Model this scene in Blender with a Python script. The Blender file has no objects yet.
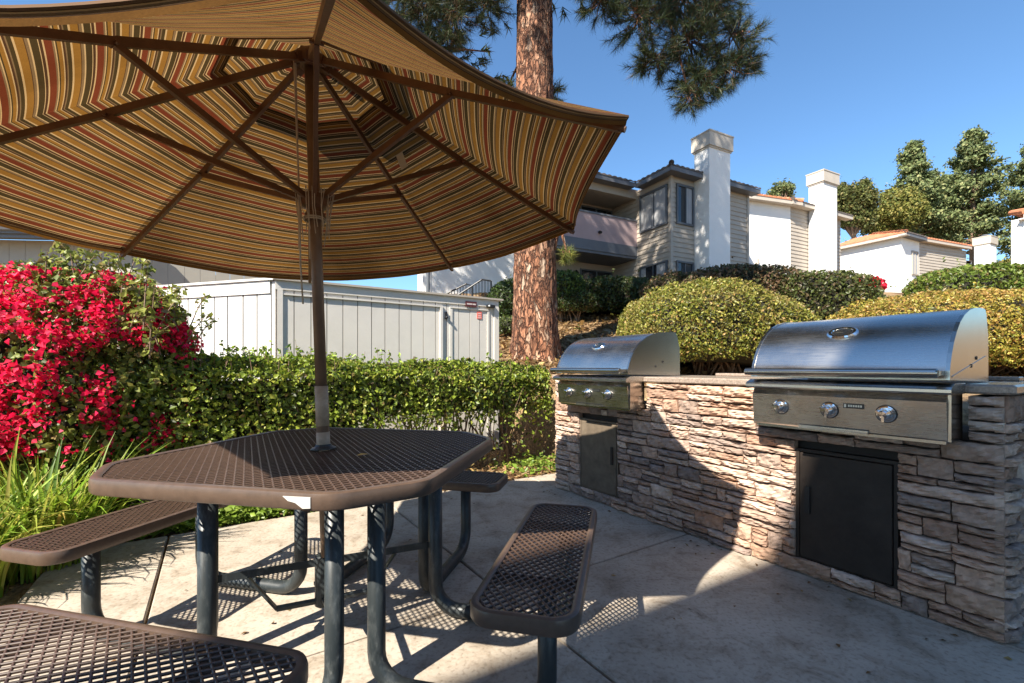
import bpy, math, random
import numpy as np
from mathutils import Vector, Matrix
random.seed(7); rng = np.random.default_rng(11)
sc = bpy.context.scene; COL = sc.collection
R = math.radians; PI = math.pi

# ------------------------------------------------------------------ helpers
def tag(o, label=None, cat=None, group=None, kind=None):
    if label: o['label'] = label
    if cat: o['category'] = cat
    if group: o['group'] = group
    if kind: o['kind'] = kind
    return o

def thing(name, label, cat, loc=(0, 0, 0), group=None):
    o = bpy.data.objects.new(name, None); COL.objects.link(o)
    o.location = loc; o.empty_display_size = .1
    return tag(o, label, cat, group)

def link_mesh(name, me, mat, parent=None, smooth=False):
    o = bpy.data.objects.new(name, me); COL.objects.link(o)
    mats = mat if isinstance(mat, (list, tuple)) else [mat]
    for m in mats: me.materials.append(m)
    if parent is not None:
        # vertices are written in world space; shift them into the parent's space
        off = Vector((0, 0, 0)); p = parent
        while p is not None: off += Vector(p.location); p = p.parent
        me.transform(Matrix.Translation(-off)); o.parent = parent
    if smooth:
        me.polygons.foreach_set('use_smooth', [True]*len(me.polygons))
    if smooth == 'auto': me.set_sharp_from_angle(angle=R(38))
    return o

class MB:
    """collects geometry for ONE mesh"""
    def __init__(s, M=None):
        s.v = []; s.f = []; s.c = []; s.mi = []; s.M = M or Matrix.Identity(4); s.col = (1, 1, 1); s.m = 0
    def V(s, p):
        s.v.append(tuple(s.M @ Vector(p))); s.c.append(s.col); return len(s.v)-1
    def F(s, *ix): s.f.append(tuple(ix)); s.mi.append(s.m)
    def box(s, x0, x1, y0, y1, z0, z1):
        if x0 > x1: x0, x1 = x1, x0
        if y0 > y1: y0, y1 = y1, y0
        if z0 > z1: z0, z1 = z1, z0
        i = [s.V(p) for p in ((x0,y0,z0),(x1,y0,z0),(x1,y1,z0),(x0,y1,z0),(x0,y0,z1),(x1,y0,z1),(x1,y1,z1),(x0,y1,z1))]
        for q in ((0,3,2,1),(4,5,6,7),(0,1,5,4),(1,2,6,5),(2,3,7,6),(3,0,4,7)): s.F(*[i[k] for k in q])
        return s
    def bbox(s, x0, x1, y0, y1, z0, z1, b=.01):
        """box with chamfered vertical and top edges"""
        def ring(x0, x1, y0, y1, z, b):
            return [s.V(p) for p in ((x0+b,y0,z),(x1-b,y0,z),(x1,y0+b,z),(x1,y1-b,z),(x1-b,y1,z),(x0+b,y1,z),(x0,y1-b,z),(x0,y0+b,z))]
        rs = [ring(x0+b,x1-b,y0+b,y1-b,z0,b*.6), ring(x0,x1,y0,y1,z0+b,b), ring(x0,x1,y0,y1,z1-b,b), ring(x0+b,x1-b,y0+b,y1-b,z1,b*.6)]
        for a, c in zip(rs, rs[1:]):
            for k in range(8): s.F(a[k], a[(k+1)%8], c[(k+1)%8], c[k])
        s.F(*reversed(rs[0])); s.F(*rs[-1]); return s
    def prism(s, poly, z0, z1):
        n = len(poly); a = [s.V((p[0],p[1],z0)) for p in poly]; b = [s.V((p[0],p[1],z1)) for p in poly]
        for k in range(n): s.F(a[k], a[(k+1)%n], b[(k+1)%n], b[k])
        s.F(*reversed(a)); s.F(*b); return s
    def tube(s, pts, r, n=8, cap=True):
        pts = [Vector(p) for p in pts]; rr = r if isinstance(r, (list, tuple)) else [r]*len(pts)
        rings = []; prev = None
        for k, p in enumerate(pts):
            d = (pts[min(k+1, len(pts)-1)]-pts[max(k-1, 0)])
            d = d.normalized() if d.length > 1e-9 else Vector((0,0,1))
            if prev is None:
                a = Vector((0,0,1)) if abs(d.z) < .9 else Vector((1,0,0))
                u = d.cross(a).normalized()
            else:
                u = (prev-d*prev.dot(d)); u = u.normalized() if u.length > 1e-6 else d.orthogonal().normalized()
            prev = u; w = d.cross(u)
            rings.append([s.V(p+(u*math.cos(2*PI*j/n)+w*math.sin(2*PI*j/n))*rr[k]) for j in range(n)])
        for a, b in zip(rings, rings[1:]):
            for j in range(n): s.F(a[j], a[(j+1)%n], b[(j+1)%n], b[j])
        if cap: s.F(*reversed(rings[0])); s.F(*rings[-1])
        return s
    def bar(s, p, q, w, h, up=(0,0,1)):
        p = Vector(p); q = Vector(q); d = (q-p).normalized(); up = Vector(up)
        u = d.cross(up); u = u.normalized() if u.length > 1e-6 else d.orthogonal().normalized(); t = u.cross(d)
        i = [s.V(c+u*a*w/2+t*b*h/2) for c in (p, q) for a, b in ((-1,-1),(1,-1),(1,1),(-1,1))]
        for k in range(4): s.F(i[k], i[(k+1)%4], i[4+(k+1)%4], i[4+k])
        s.F(i[3],i[2],i[1],i[0]); s.F(*i[4:]); return s
    def lathe(s, prof, c=(0,0,0), ax=(0,0,1), n=20):
        c = Vector(c); ax = Vector(ax).normalized(); u = ax.orthogonal().normalized(); w = ax.cross(u)
        rings = [[s.V(c+ax*z+(u*math.cos(2*PI*j/n)+w*math.sin(2*PI*j/n))*max(r, 1e-4)) for j in range(n)] for r, z in prof]
        for a, b in zip(rings, rings[1:]):
            for j in range(n): s.F(a[j], a[(j+1)%n], b[(j+1)%n], b[j])
        s.F(*reversed(rings[0])); s.F(*rings[-1]); return s
    def build(s, name, mat, parent=None, smooth=False, color=False):
        me = bpy.data.meshes.new(name); me.from_pydata(s.v, [], s.f)
        if color:
            a = me.attributes.new('col', 'FLOAT_COLOR', 'POINT')
            a.data.foreach_set('color', np.c_[np.array(s.c), np.ones(len(s.c))].ravel())
        o = link_mesh(name, me, mat, parent, smooth)
        if any(s.mi): me.polygons.foreach_set('material_index', s.mi)
        me.update(); return o

def np_mesh(name, V, F, mat, parent=None, col=None, smooth=False):
    """V (n,3), F (k,3|4)"""
    me = bpy.data.meshes.new(name); k = F.shape[1]
    me.vertices.add(len(V)); me.vertices.foreach_set('co', V.astype(np.float32).ravel())
    me.loops.add(F.size); me.loops.foreach_set('vertex_index', F.astype(np.int32).ravel())
    me.polygons.add(len(F)); me.polygons.foreach_set('loop_start', np.arange(0, F.size, k, dtype=np.int32))
    me.polygons.foreach_set('loop_total', np.full(len(F), k, dtype=np.int32))
    if col is not None:
        a = me.attributes.new('col', 'FLOAT_COLOR', 'POINT')
        a.data.foreach_set('color', np.c_[col, np.ones(len(col))].astype(np.float32).ravel())
    me.update(calc_edges=True); me.validate()
    return link_mesh(name, me, mat, parent, smooth)

def nz(P, f, seed=0):
    """cheap smooth noise in about -1..1"""
    P = np.asarray(P, float)*f; r = np.random.default_rng(seed); o = 0
    for k in range(6):
        d = r.normal(size=3); d /= np.linalg.norm(d); q = 1+.55*k
        o = o + np.sin(P @ d*q*2.1+r.uniform(0, 6.3)+1.3*np.sin(P @ r.normal(size=3)*q))/(1+.35*k)
    return o/3.2

# ------------------------------------------------------------------ materials
def mat(name, col=(.5,.5,.5), rough=.7, metal=0, spec=None, nscale=0, namt=.15, bump=0, bscale=60, bdist=.01, trans=0, attr=False, coords='Object'):
    m = bpy.data.materials.new(name); m.use_nodes = True; nt = m.node_tree; N = nt.nodes; L = nt.links
    b = N['Principled BSDF']; b.inputs['Roughness'].default_value = rough; b.inputs['Metallic'].default_value = metal
    if spec is not None: b.inputs['Specular IOR Level'].default_value = spec
    b.inputs['Base Color'].default_value = (*col, 1); out = N['Material Output']
    tc = N.new('ShaderNodeTexCoord')
    src = None
    if attr:
        a = N.new('ShaderNodeAttribute'); a.attribute_name = 'col'; src = a.outputs['Color']
    if nscale:
        t = N.new('ShaderNodeTexNoise'); t.inputs['Scale'].default_value = nscale; t.inputs['Detail'].default_value = 6
        t.inputs['Roughness'].default_value = .65
        L.new(tc.outputs[coords], t.inputs['Vector'])
        r = N.new('ShaderNodeMapRange'); r.inputs['From Min'].default_value = .25; r.inputs['From Max'].default_value = .75
        r.inputs['To Min'].default_value = 1-namt; r.inputs['To Max'].default_value = 1+namt
        L.new(t.outputs['Fac'], r.inputs['Value'])
        mx = N.new('ShaderNodeMix'); mx.data_type = 'RGBA'; mx.blend_type = 'MULTIPLY'; mx.inputs['Factor'].default_value = 1
        if src: L.new(src, mx.inputs['A'])
        else: mx.inputs['A'].default_value = (*col, 1)
        cb = N.new('ShaderNodeCombineColor')
        for k in ('Red','Green','Blue'): L.new(r.outputs['Result'], cb.inputs[k])
        L.new(cb.outputs['Color'], mx.inputs['B']); src = mx.outputs['Result']
    if src: L.new(src, b.inputs['Base Color'])
    if bump:
        t2 = N.new('ShaderNodeTexNoise'); t2.inputs['Scale'].default_value = bscale; t2.inputs['Detail'].default_value = 5
        L.new(tc.outputs[coords], t2.inputs['Vector'])
        bp = N.new('ShaderNodeBump'); bp.inputs['Strength'].default_value = bump; bp.inputs['Distance'].default_value = bdist
        L.new(t2.outputs['Fac'], bp.inputs['Height']); L.new(bp.outputs['Normal'], b.inputs['Normal'])
    if trans:
        tr = N.new('ShaderNodeBsdfTranslucent'); ms = N.new('ShaderNodeMixShader'); ms.inputs['Fac'].default_value = trans
        if src: L.new(src, tr.inputs['Color'])
        else: tr.inputs['Color'].default_value = (*col, 1)
        L.new(b.outputs['BSDF'], ms.inputs[1]); L.new(tr.outputs['BSDF'], ms.inputs[2]); L.new(ms.outputs['Shader'], out.inputs['Surface'])
    return m

def ramp_node(N, stops, const=False):
    r = N.new('ShaderNodeValToRGB'); e = r.color_ramp.elements
    if const: r.color_ramp.interpolation = 'CONSTANT'
    while len(e) > 1: e.remove(e[-1])
    e[0].position = stops[0][0]; e[0].color = (*stops[0][1], 1)
    for p, c in stops[1:]:
        q = e.new(p); q.color = (*c, 1)
    return r

M = {}
M['leaf'] = mat('leaf', rough=.40, trans=.38, attr=True, spec=.4)
M['leaf_matte'] = mat('leaf_matte', rough=.6, trans=.25, attr=True, spec=.25)
M['petal'] = mat('petal', rough=.6, trans=.4, attr=True, spec=.2)
M['needle'] = mat('needle', rough=.5, trans=.12, attr=True, spec=.3)
M['twig'] = mat('twig', (.20,.13,.085), .85, nscale=20, namt=.3, bump=.5)
M['gap_shade'] = mat('gap_shade', (.022,.02,.012), .95)  # near-black colour standing for shade in the leaf gaps
M['grass'] = mat('grass_blade', rough=.45, trans=.35, attr=True, spec=.35)
M['brown_coat'] = mat('brown_coat', (.098,.064,.046), .34, spec=.5, nscale=35, namt=.22, bump=.12, bscale=220, bdist=.002)
M['brown_mesh'] = mat('brown_mesh', (.078,.048,.034), .36, spec=.5, nscale=30, namt=.25)
M['white_worn'] = mat('white_worn', (.5,.48,.45), .6)
def mat_leg():
    m = mat('leg_paint', (.035,.048,.05), .42, spec=.5); nt = m.node_tree; N = nt.nodes; L = nt.links
    tc = N.new('ShaderNodeTexCoord'); mp = N.new('ShaderNodeMapping'); mp.inputs['Scale'].default_value = (1, 1, .35)
    t = N.new('ShaderNodeTexNoise'); t.inputs['Scale'].default_value = 28; t.inputs['Detail'].default_value = 8; t.inputs['Roughness'].default_value = .7
    L.new(tc.outputs['Object'], mp.inputs['Vector']); L.new(mp.outputs['Vector'], t.inputs['Vector'])
    r = ramp_node(N, [(0, (.016,.020,.021)), (.5, (.022,.027,.029)), (.62, (.05,.056,.057)), (.74, (.17,.17,.155))])
    L.new(t.outputs['Fac'], r.inputs['Fac']); L.new(r.outputs['Color'], N['Principled BSDF'].inputs['Base Color'])
    return m
M['leg'] = mat_leg()
M['wood'] = mat('umbrella_wood', (.115,.05,.022), .45, nscale=12, namt=.35, bump=.15, bscale=40)
M['wood_pole'] = mat('pole_wood', (.15,.092,.058), .42, nscale=9, namt=.35, bump=.15, bscale=40)
M['old_white'] = mat('old_sleeve', (.36,.285,.21), .6, nscale=25, namt=.35)
M['cord'] = mat('cord', (.42,.36,.28), .9)
M['granite'] = mat('granite', (.30,.235,.19), .25, nscale=90, namt=.55)
M['door'] = mat('sunlit_door', (.135,.105,.075), .5, spec=.4, nscale=14, namt=.35, bump=.1, bscale=30)  # left door: sunlight put into a lighter brown
M['door_shade'] = mat('shaded_door', (.026,.019,.015), .5, spec=.35, nscale=9, namt=.5, bump=.1, bscale=30)  # right door: same metal, its shade put into the colour
M['black'] = mat('black_metal', (.012,.012,.013), .45)
M['stone'] = mat('ledge_stone', rough=.85, attr=True, nscale=26, namt=.32, bump=.7, bscale=45, bdist=.012)
M['mortar'] = mat('mortar', (.05,.042,.037), .95)
M['stucco'] = mat('white_stucco', (.78,.76,.735), .85, nscale=1.2, namt=.05, bump=.35, bscale=30, bdist=.02)
M['stucco_warm'] = mat('warm_stucco', (.47,.405,.34), .85, nscale=1.5, namt=.06, bump=.35, bscale=30, bdist=.02)
M['pink'] = mat('mauve_stucco', (.40,.29,.285), .85, nscale=1.5, namt=.07, bump=.3, bscale=30, bdist=.02)
M['siding'] = mat('tan_siding', (.40,.345,.285), .7, nscale=2.5, namt=.09)
M['grey_trim'] = mat('grey_trim', (.12,.125,.14), .6, nscale=3, namt=.1)
M['tan_trim'] = mat('tan_trim', (.40,.35,.295), .7, nscale=3, namt=.08)
M['cap'] = mat('chimney_cap', (.50,.44,.37), .8, nscale=2, namt=.1)
M['tile_dark'] = mat('dark_roof_tile', (.115,.09,.078), .75, nscale=3, namt=.5)
M['tile'] = mat('terracotta_tile', (.50,.19,.09), .75, nscale=4, namt=.4)
M['glass_dark'] = mat('window_glass', (.014,.018,.025), .06, spec=.9)
M['blind'] = mat('blinds', (.36,.36,.37), .6)
M['window_frame'] = mat('window_frame', (.10,.11,.125), .5)
M['shed'] = mat('shed_paint', (.64,.60,.545), .6, nscale=2.5, namt=.07, bump=.08, bscale=30)
M['shed_white'] = mat('shed_paint_white', (.60,.585,.56), .6, nscale=2.5, namt=.05, bump=.08, bscale=30)
M['house_siding'] = mat('beige_board', (.36,.33,.275), .75, nscale=2, namt=.08)
M['sign_red'] = mat('sign_maroon', (.09,.018,.02), .5)
M['sticker_red'] = mat('sticker_red', (.75,.16,.12), .6)
M['sign_text'] = mat('sign_letters', (.7,.6,.58), .6)
M['bulb_white'] = mat('lens_white', (.8,.8,.8), .3)
M['yellow_leaf'] = mat('yellow_leaf', (.55,.33,.04), .6)
M['chrome'] = mat('chrome', (.75,.75,.75), .12, metal=1)
M['badge'] = mat('badge_dark', (.02,.02,.022), .3)
M['letters'] = mat('badge_letters', (.5,.5,.5), .3, metal=1)

def mat_steel(name, axis, rough=.25, colr=.55):
    m = mat(name, (colr,colr*.955,colr*.89), rough, metal=1); nt = m.node_tree; N = nt.nodes; L = nt.links; b = N['Principled BSDF']
    tc = N.new('ShaderNodeTexCoord'); mp = N.new('ShaderNodeMapping'); mp.inputs['Scale'].default_value = axis
    mp.inputs['Rotation'].default_value = (0, 0, 0)
    rotn = N.new('ShaderNodeVectorRotate'); rotn.rotation_type = 'Z_AXIS'; rotn.inputs['Angle'].default_value = R(56.8)
    L.new(tc.outputs['Object'], rotn.inputs['Vector']); L.new(rotn.outputs['Vector'], mp.inputs['Vector'])
    t = N.new('ShaderNodeTexNoise'); t.inputs['Scale'].default_value = 9; t.inputs['Detail'].default_value = 5
    L.new(mp.outputs['Vector'], t.inputs['Vector'])
    r = N.new('ShaderNodeMapRange'); r.inputs['To Min'].default_value = rough-.09; r.inputs['To Max'].default_value = rough+.13
    L.new(t.outputs['Fac'], r.inputs['Value'])
    # smudges
    t3 = N.new('ShaderNodeTexNoise'); t3.inputs['Scale'].default_value = 7; t3.inputs['Detail'].default_value = 6
    L.new(tc.outputs['Object'], t3.inputs['Vector'])
    a = N.new('ShaderNodeMath'); a.operation = 'MULTIPLY_ADD'; a.inputs[1].default_value = .18; 
    L.new(t3.outputs['Fac'], a.inputs[0]); L.new(r.outputs['Result'], a.inputs[2])
    s = N.new('ShaderNodeMath'); s.operation = 'SUBTRACT'; s.inputs[1].default_value = .09; L.new(a.outputs[0], s.inputs[0]); L.new(s.outputs[0], b.inputs['Roughness'])
    bp = N.new('ShaderNodeBump'); bp.inputs['Strength'].default_value = .07; bp.inputs['Distance'].default_value = .001
    L.new(t.outputs['Fac'], bp.inputs['Height']); L.new(bp.outputs['Normal'], b.inputs['Normal'])
    return m
M['steel_h'] = mat_steel('brushed_steel', (1.2, 60, 60))
M['steel_side'] = mat('steel_side', (.45,.43,.395), .24, metal=1, nscale=4, namt=.12)

def mat_concrete():
    m = mat('concrete', (.43,.38,.325), .8); nt = m.node_tree; N = nt.nodes; L = nt.links; b = N['Principled BSDF']
    tc = N.new('ShaderNodeTexCoord')
    t = N.new('ShaderNodeTexNoise'); t.inputs['Scale'].default_value = 1.6; t.inputs['Detail'].default_value = 9; t.inputs['Roughness'].default_value = .62
    L.new(tc.outputs['Object'], t.inputs['Vector'])
    r = ramp_node(N, [(.28, (.27,.22,.17)), (.45, (.40,.34,.272)), (.6, (.465,.40,.325)), (.75, (.51,.45,.378))])
    L.new(t.outputs['Fac'], r.inputs['Fac'])
    t2 = N.new('ShaderNodeTexNoise'); t2.inputs['Scale'].default_value = 55; t2.inputs['Detail'].default_value = 6; L.new(tc.outputs['Object'], t2.inputs['Vector'])
    r2 = ramp_node(N, [(.32, (.70,.68,.66)), (.48, (1,1,1)), (.62, (1.0,1.0,1.0)), (.75, (1.12,1.12,1.12))]); L.new(t2.outputs['Fac'], r2.inputs['Fac'])
    mx = N.new('ShaderNodeMix'); mx.data_type = 'RGBA'; mx.blend_type = 'MULTIPLY'; mx.inputs['Factor'].default_value = 1
    L.new(r.outputs['Color'], mx.inputs['A']); L.new(r2.outputs['Color'], mx.inputs['B'])
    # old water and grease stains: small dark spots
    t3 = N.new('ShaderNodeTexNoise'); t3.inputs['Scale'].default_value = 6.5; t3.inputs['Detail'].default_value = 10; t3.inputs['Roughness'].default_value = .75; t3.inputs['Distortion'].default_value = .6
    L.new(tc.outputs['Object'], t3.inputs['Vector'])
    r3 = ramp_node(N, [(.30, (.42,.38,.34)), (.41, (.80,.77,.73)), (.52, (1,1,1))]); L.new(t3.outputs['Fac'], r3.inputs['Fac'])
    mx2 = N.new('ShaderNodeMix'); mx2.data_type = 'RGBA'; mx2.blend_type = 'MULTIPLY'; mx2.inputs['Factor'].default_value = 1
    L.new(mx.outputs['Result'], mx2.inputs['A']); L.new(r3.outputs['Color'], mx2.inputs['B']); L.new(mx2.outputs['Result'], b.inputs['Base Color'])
    bp = N.new('ShaderNodeBump'); bp.inputs['Strength'].default_value = .35; bp.inputs['Distance'].default_value = .004
    L.new(t2.outputs['Fac'], bp.inputs['Height']); L.new(bp.outputs['Normal'], b.inputs['Normal'])
    return m
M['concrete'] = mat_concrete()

def mat_soil():
    m = mat('soil', (.2,.13,.08), .95); nt = m.node_tree; N = nt.nodes; L = nt.links; b = N['Principled BSDF']
    tc = N.new('ShaderNodeTexCoord')
    t = N.new('ShaderNodeTexNoise'); t.inputs['Scale'].default_value = .9; t.inputs['Detail'].default_value = 10; t.inputs['Roughness'].default_value = .7
    L.new(tc.outputs['Object'], t.inputs['Vector'])
    r = ramp_node(N, [(.3, (.13,.075,.04)), (.45, (.26,.165,.085)), (.58, (.36,.25,.13)), (.7, (.20,.17,.06))])
    L.new(t.outputs['Fac'], r.inputs['Fac'])
    t2 = N.new('ShaderNodeTexNoise'); t2.inputs['Scale'].default_value = 40; t2.inputs['Detail'].default_value = 8; L.new(tc.outputs['Object'], t2.inputs['Vector'])
    r2 = ramp_node(N, [(.3, (.4,.4,.4)), (.7, (1.3,1.25,1.2))]); L.new(t2.outputs['Fac'], r2.inputs['Fac'])
    mx = N.new('ShaderNodeMix'); mx.data_type = 'RGBA'; mx.blend_type = 'MULTIPLY'; mx.inputs['Factor'].default_value = 1
    L.new(r.outputs['Color'], mx.inputs['A']); L.new(r2.outputs['Color'], mx.inputs['B']); L.new(mx.outputs['Result'], b.inputs['Base Color'])
    bp = N.new('ShaderNodeBump'); bp.inputs['Strength'].default_value = .9; bp.inputs['Distance'].default_value = .04
    L.new(t2.outputs['Fac'], bp.inputs['Height']); L.new(bp.outputs['Normal'], b.inputs['Normal'])
    return m
M['soil'] = mat_soil()

def mat_bark():
    m = mat('pine_bark', rough=.9); nt = m.node_tree; N = nt.nodes; L = nt.links; b = N['Principled BSDF']
    tc = N.new('ShaderNodeTexCoord'); mp = N.new('ShaderNodeMapping'); mp.inputs['Scale'].default_value = (1, 1, .33)
    L.new(tc.outputs['Object'], mp.inputs['Vector'])
    ds = N.new('ShaderNodeTexNoise'); ds.inputs['Scale'].default_value = 11; ds.inputs['Detail'].default_value = 6; L.new(mp.outputs['Vector'], ds.inputs['Vector'])
    ad = N.new('ShaderNodeMix'); ad.data_type = 'VECTOR'; ad.inputs['Factor'].default_value = .20
    L.new(mp.outputs['Vector'], ad.inputs['A']); L.new(ds.outputs['Color'], ad.inputs['B'])
    v = N.new('ShaderNodeTexVoronoi'); v.feature = 'DISTANCE_TO_EDGE'; v.inputs['Scale'].default_value = 17; L.new(ad.outputs['Result'], v.inputs['Vector'])
    v2 = N.new('ShaderNodeTexVoronoi'); v2.inputs['Scale'].default_value = 17; L.new(ad.outputs['Result'], v2.inputs['Vector'])
    sp = N.new('ShaderNodeSeparateColor'); L.new(v2.outputs['Color'], sp.inputs['Color'])
    rc = ramp_node(N, [(0, (.18,.08,.042)), (.35, (.29,.13,.068)), (.6, (.33,.165,.095)), (.88, (.36,.22,.14)), (1, (.39,.29,.21))]); L.new(sp.outputs['Red'], rc.inputs['Fac'])
    re = ramp_node(N, [(0, (.38,.27,.22)), (.07, (.7,.6,.55)), (.18, (1,1,1))]); L.new(v.outputs['Distance'], re.inputs['Fac'])
    fn = N.new('ShaderNodeTexNoise'); fn.inputs['Scale'].default_value = 34; fn.inputs['Detail'].default_value = 8; L.new(mp.outputs['Vector'], fn.inputs['Vector'])
    rf = ramp_node(N, [(.32, (.42,.38,.36)), (.5, (1,.96,.93)), (.68, (1.5,1.45,1.42))]); L.new(fn.outputs['Fac'], rf.inputs['Fac'])
    a = N.new('ShaderNodeMix'); a.data_type = 'RGBA'; a.blend_type = 'MULTIPLY'; a.inputs['Factor'].default_value = 1
    L.new(rc.outputs['Color'], a.inputs['A']); L.new(re.outputs['Color'], a.inputs['B'])
    c = N.new('ShaderNodeMix'); c.data_type = 'RGBA'; c.blend_type = 'MULTIPLY'; c.inputs['Factor'].default_value = 1
    L.new(a.outputs['Result'], c.inputs['A']); L.new(rf.outputs['Color'], c.inputs['B']); L.new(c.outputs['Result'], b.inputs['Base Color'])
    mr = N.new('ShaderNodeMapRange'); mr.inputs['From Max'].default_value = .16; L.new(v.outputs['Distance'], mr.inputs['Value'])
    h = N.new('ShaderNodeMath'); h.operation = 'MULTIPLY_ADD'; h.inputs[1].default_value = .5; L.new(fn.outputs['Fac'], h.inputs[0]); L.new(mr.outputs['Result'], h.inputs[2])
    bp = N.new('ShaderNodeBump'); bp.inputs['Strength'].default_value = 1; bp.inputs['Distance'].default_value = .05
    L.new(h.outputs[0], bp.inputs['Height']); L.new(bp.outputs['Normal'], b.inputs['Normal'])
    return m
M['bark'] = mat_bark()

def mat_canopy():
    m = bpy.data.materials.new('striped_canvas'); m.use_nodes = True; nt = m.node_tree; N = nt.nodes; L = nt.links
    b = N['Principled BSDF']; b.inputs['Roughness'].default_value = .85; b.inputs['Specular IOR Level'].default_value = .15
    uv = N.new('ShaderNodeUVMap'); uv.uv_map = 'UVMap'
    sx = N.new('ShaderNodeSeparateXYZ'); L.new(uv.outputs['UV'], sx.inputs['Vector'])
    red = (.12,.027,.011); cr = (.40,.255,.115); ol = (.046,.029,.011); gd = (.20,.092,.018); tn = (.155,.093,.042); br = (.055,.026,.012)
    seq = [(red,24),(cr,5),(br,9),(cr,3),(ol,22),(cr,5),(tn,9),(br,3),(gd,25),(cr,6),(ol,13),(tn,5),(br,7),(cr,4),(gd,12),(ol,5),(cr,4),(tn,6)]
    tot = sum(w for _, w in seq); st = []; p = 0
    for c, w in seq: st.append((p/tot, c)); p += w
    mu = N.new('ShaderNodeMath'); mu.operation = 'MULTIPLY'; mu.inputs[1].default_value = 1/(tot/1000.0*.77)
    fr = N.new('ShaderNodeMath'); fr.operation = 'FRACT'
    L.new(sx.outputs['Y'], mu.inputs[0]); L.new(mu.outputs[0], fr.inputs[0])
    r = ramp_node(N, st, True); L.new(fr.outputs[0], r.inputs['Fac'])
    # weave: fine noise
    mp = N.new('ShaderNodeMapping'); mp.inputs['Scale'].default_value = (60, 500, 1); L.new(uv.outputs['UV'], mp.inputs['Vector'])
    t = N.new('ShaderNodeTexNoise'); t.inputs['Scale'].default_value = 3; t.inputs['Detail'].default_value = 3; L.new(mp.outputs['Vector'], t.inputs['Vector'])
    rr = ramp_node(N, [(.3, (.72,.72,.72)), (.7, (1.18,1.16,1.12))]); L.new(t.outputs['Fac'], rr.inputs['Fac'])
    mx = N.new('ShaderNodeMix'); mx.data_type = 'RGBA'; mx.blend_type = 'MULTIPLY'; mx.inputs['Factor'].default_value = 1
    L.new(r.outputs['Color'], mx.inputs['A']); L.new(rr.outputs['Color'], mx.inputs['B'])
    tcf = N.new('ShaderNodeTexCoord'); nf_ = N.new('ShaderNodeTexNoise'); nf_.inputs['Scale'].default_value = 2.6; nf_.inputs['Detail'].default_value = 7; nf_.inputs['Roughness'].default_value = .6
    L.new(tcf.outputs['Object'], nf_.inputs['Vector']); rfd = ramp_node(N, [(.32, (.70,.68,.64)), (.5, (.98,.97,.95)), (.7, (1.16,1.15,1.14))]); L.new(nf_.outputs['Fac'], rfd.inputs['Fac'])
    mf = N.new('ShaderNodeMix'); mf.data_type = 'RGBA'; mf.blend_type = 'MULTIPLY'; mf.inputs['Factor'].default_value = 1; L.new(mx.outputs['Result'], mf.inputs['A']); L.new(rfd.outputs['Color'], mf.inputs['B']); mx = mf
    bpc = N.new('ShaderNodeBump'); bpc.inputs['Strength'].default_value = .5; bpc.inputs['Distance'].default_value = .02; L.new(nf_.outputs['Fac'], bpc.inputs['Height']); L.new(bpc.outputs['Normal'], b.inputs['Normal'])
    L.new(mx.outputs['Result'], b.inputs['Base Color'])
    tr = N.new('ShaderNodeBsdfTranslucent'); L.new(mx.outputs['Result'], tr.inputs['Color'])
    ms = N.new('ShaderNodeMixShader'); ms.inputs['Fac'].default_value = .41
    L.new(b.outputs['BSDF'], ms.inputs[1]); L.new(tr.outputs['BSDF'], ms.inputs[2]); L.new(ms.outputs['Shader'], N['Material Output'].inputs['Surface'])
    return m
M['canopy'] = mat_canopy()
M['canopy_hem'] = mat('canvas_hem', (.15,.075,.03), .85)

# ------------------------------------------------------------------ camera, world, sun
CAM_H = 1.1
cam = bpy.data.cameras.new('camera'); cam.lens = 16; cam.sensor_width = 36; cam.sensor_fit = 'HORIZONTAL'
cam.shift_y = .0249; cam.clip_start = .02; cam.clip_end = 3000
co = bpy.data.objects.new('camera', cam); COL.objects.link(co); co.location = (0, 0, CAM_H); co.rotation_euler = (R(90), 0, 0); sc.camera = co
AZ, EL = R(51), R(43.5)            # light travels towards AZ (from +x), coming down at EL
w = bpy.data.worlds.new('World'); sc.world = w; w.use_nodes = True
wn = w.node_tree.nodes; bg = wn['Background']; sky = wn.new('ShaderNodeTexSky'); sky.sky_type = 'NISHITA'; sky.sun_disc = False
sky.sun_elevation = EL; sky.sun_rotation = math.atan2(-math.cos(AZ), -math.sin(AZ)); sky.altitude = 0; sky.air_density = 1.0; sky.dust_density = .2; sky.ozone_density = 3.0
tint = wn.new('ShaderNodeMix'); tint.data_type = 'RGBA'; tint.blend_type = 'MULTIPLY'; tint.inputs['Factor'].default_value = 1; tint.inputs['B'].default_value = (.80, 1.02, 1.13, 1)
w.node_tree.links.new(sky.outputs['Color'], tint.inputs['A']); w.node_tree.links.new(tint.outputs['Result'], bg.inputs['Color']); bg.inputs['Strength'].default_value = .083
sl = bpy.data.lights.new('sun', 'SUN'); sl.energy = 5.0; sl.angle = R(.53); sl.color = (1, .93, .81)
so = bpy.data.objects.new('sun', sl); COL.objects.link(so)
sd = Vector((math.cos(AZ)*math.cos(EL), math.sin(AZ)*math.cos(EL), -math.sin(EL)))
so.rotation_euler = sd.to_track_quat('-Z', 'Y').to_euler(); so.location = (-20, -20, 30)
sc.view_settings.view_transform = 'Standard'; sc.view_settings.look = 'None'; sc.view_settings.gamma = 1; sc.view_settings.exposure = 1.32

F_ = 455.1
def at(px, py, Y): return Vector(((px-512)/F_*Y, Y, CAM_H-(py-367)/F_*Y))

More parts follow.
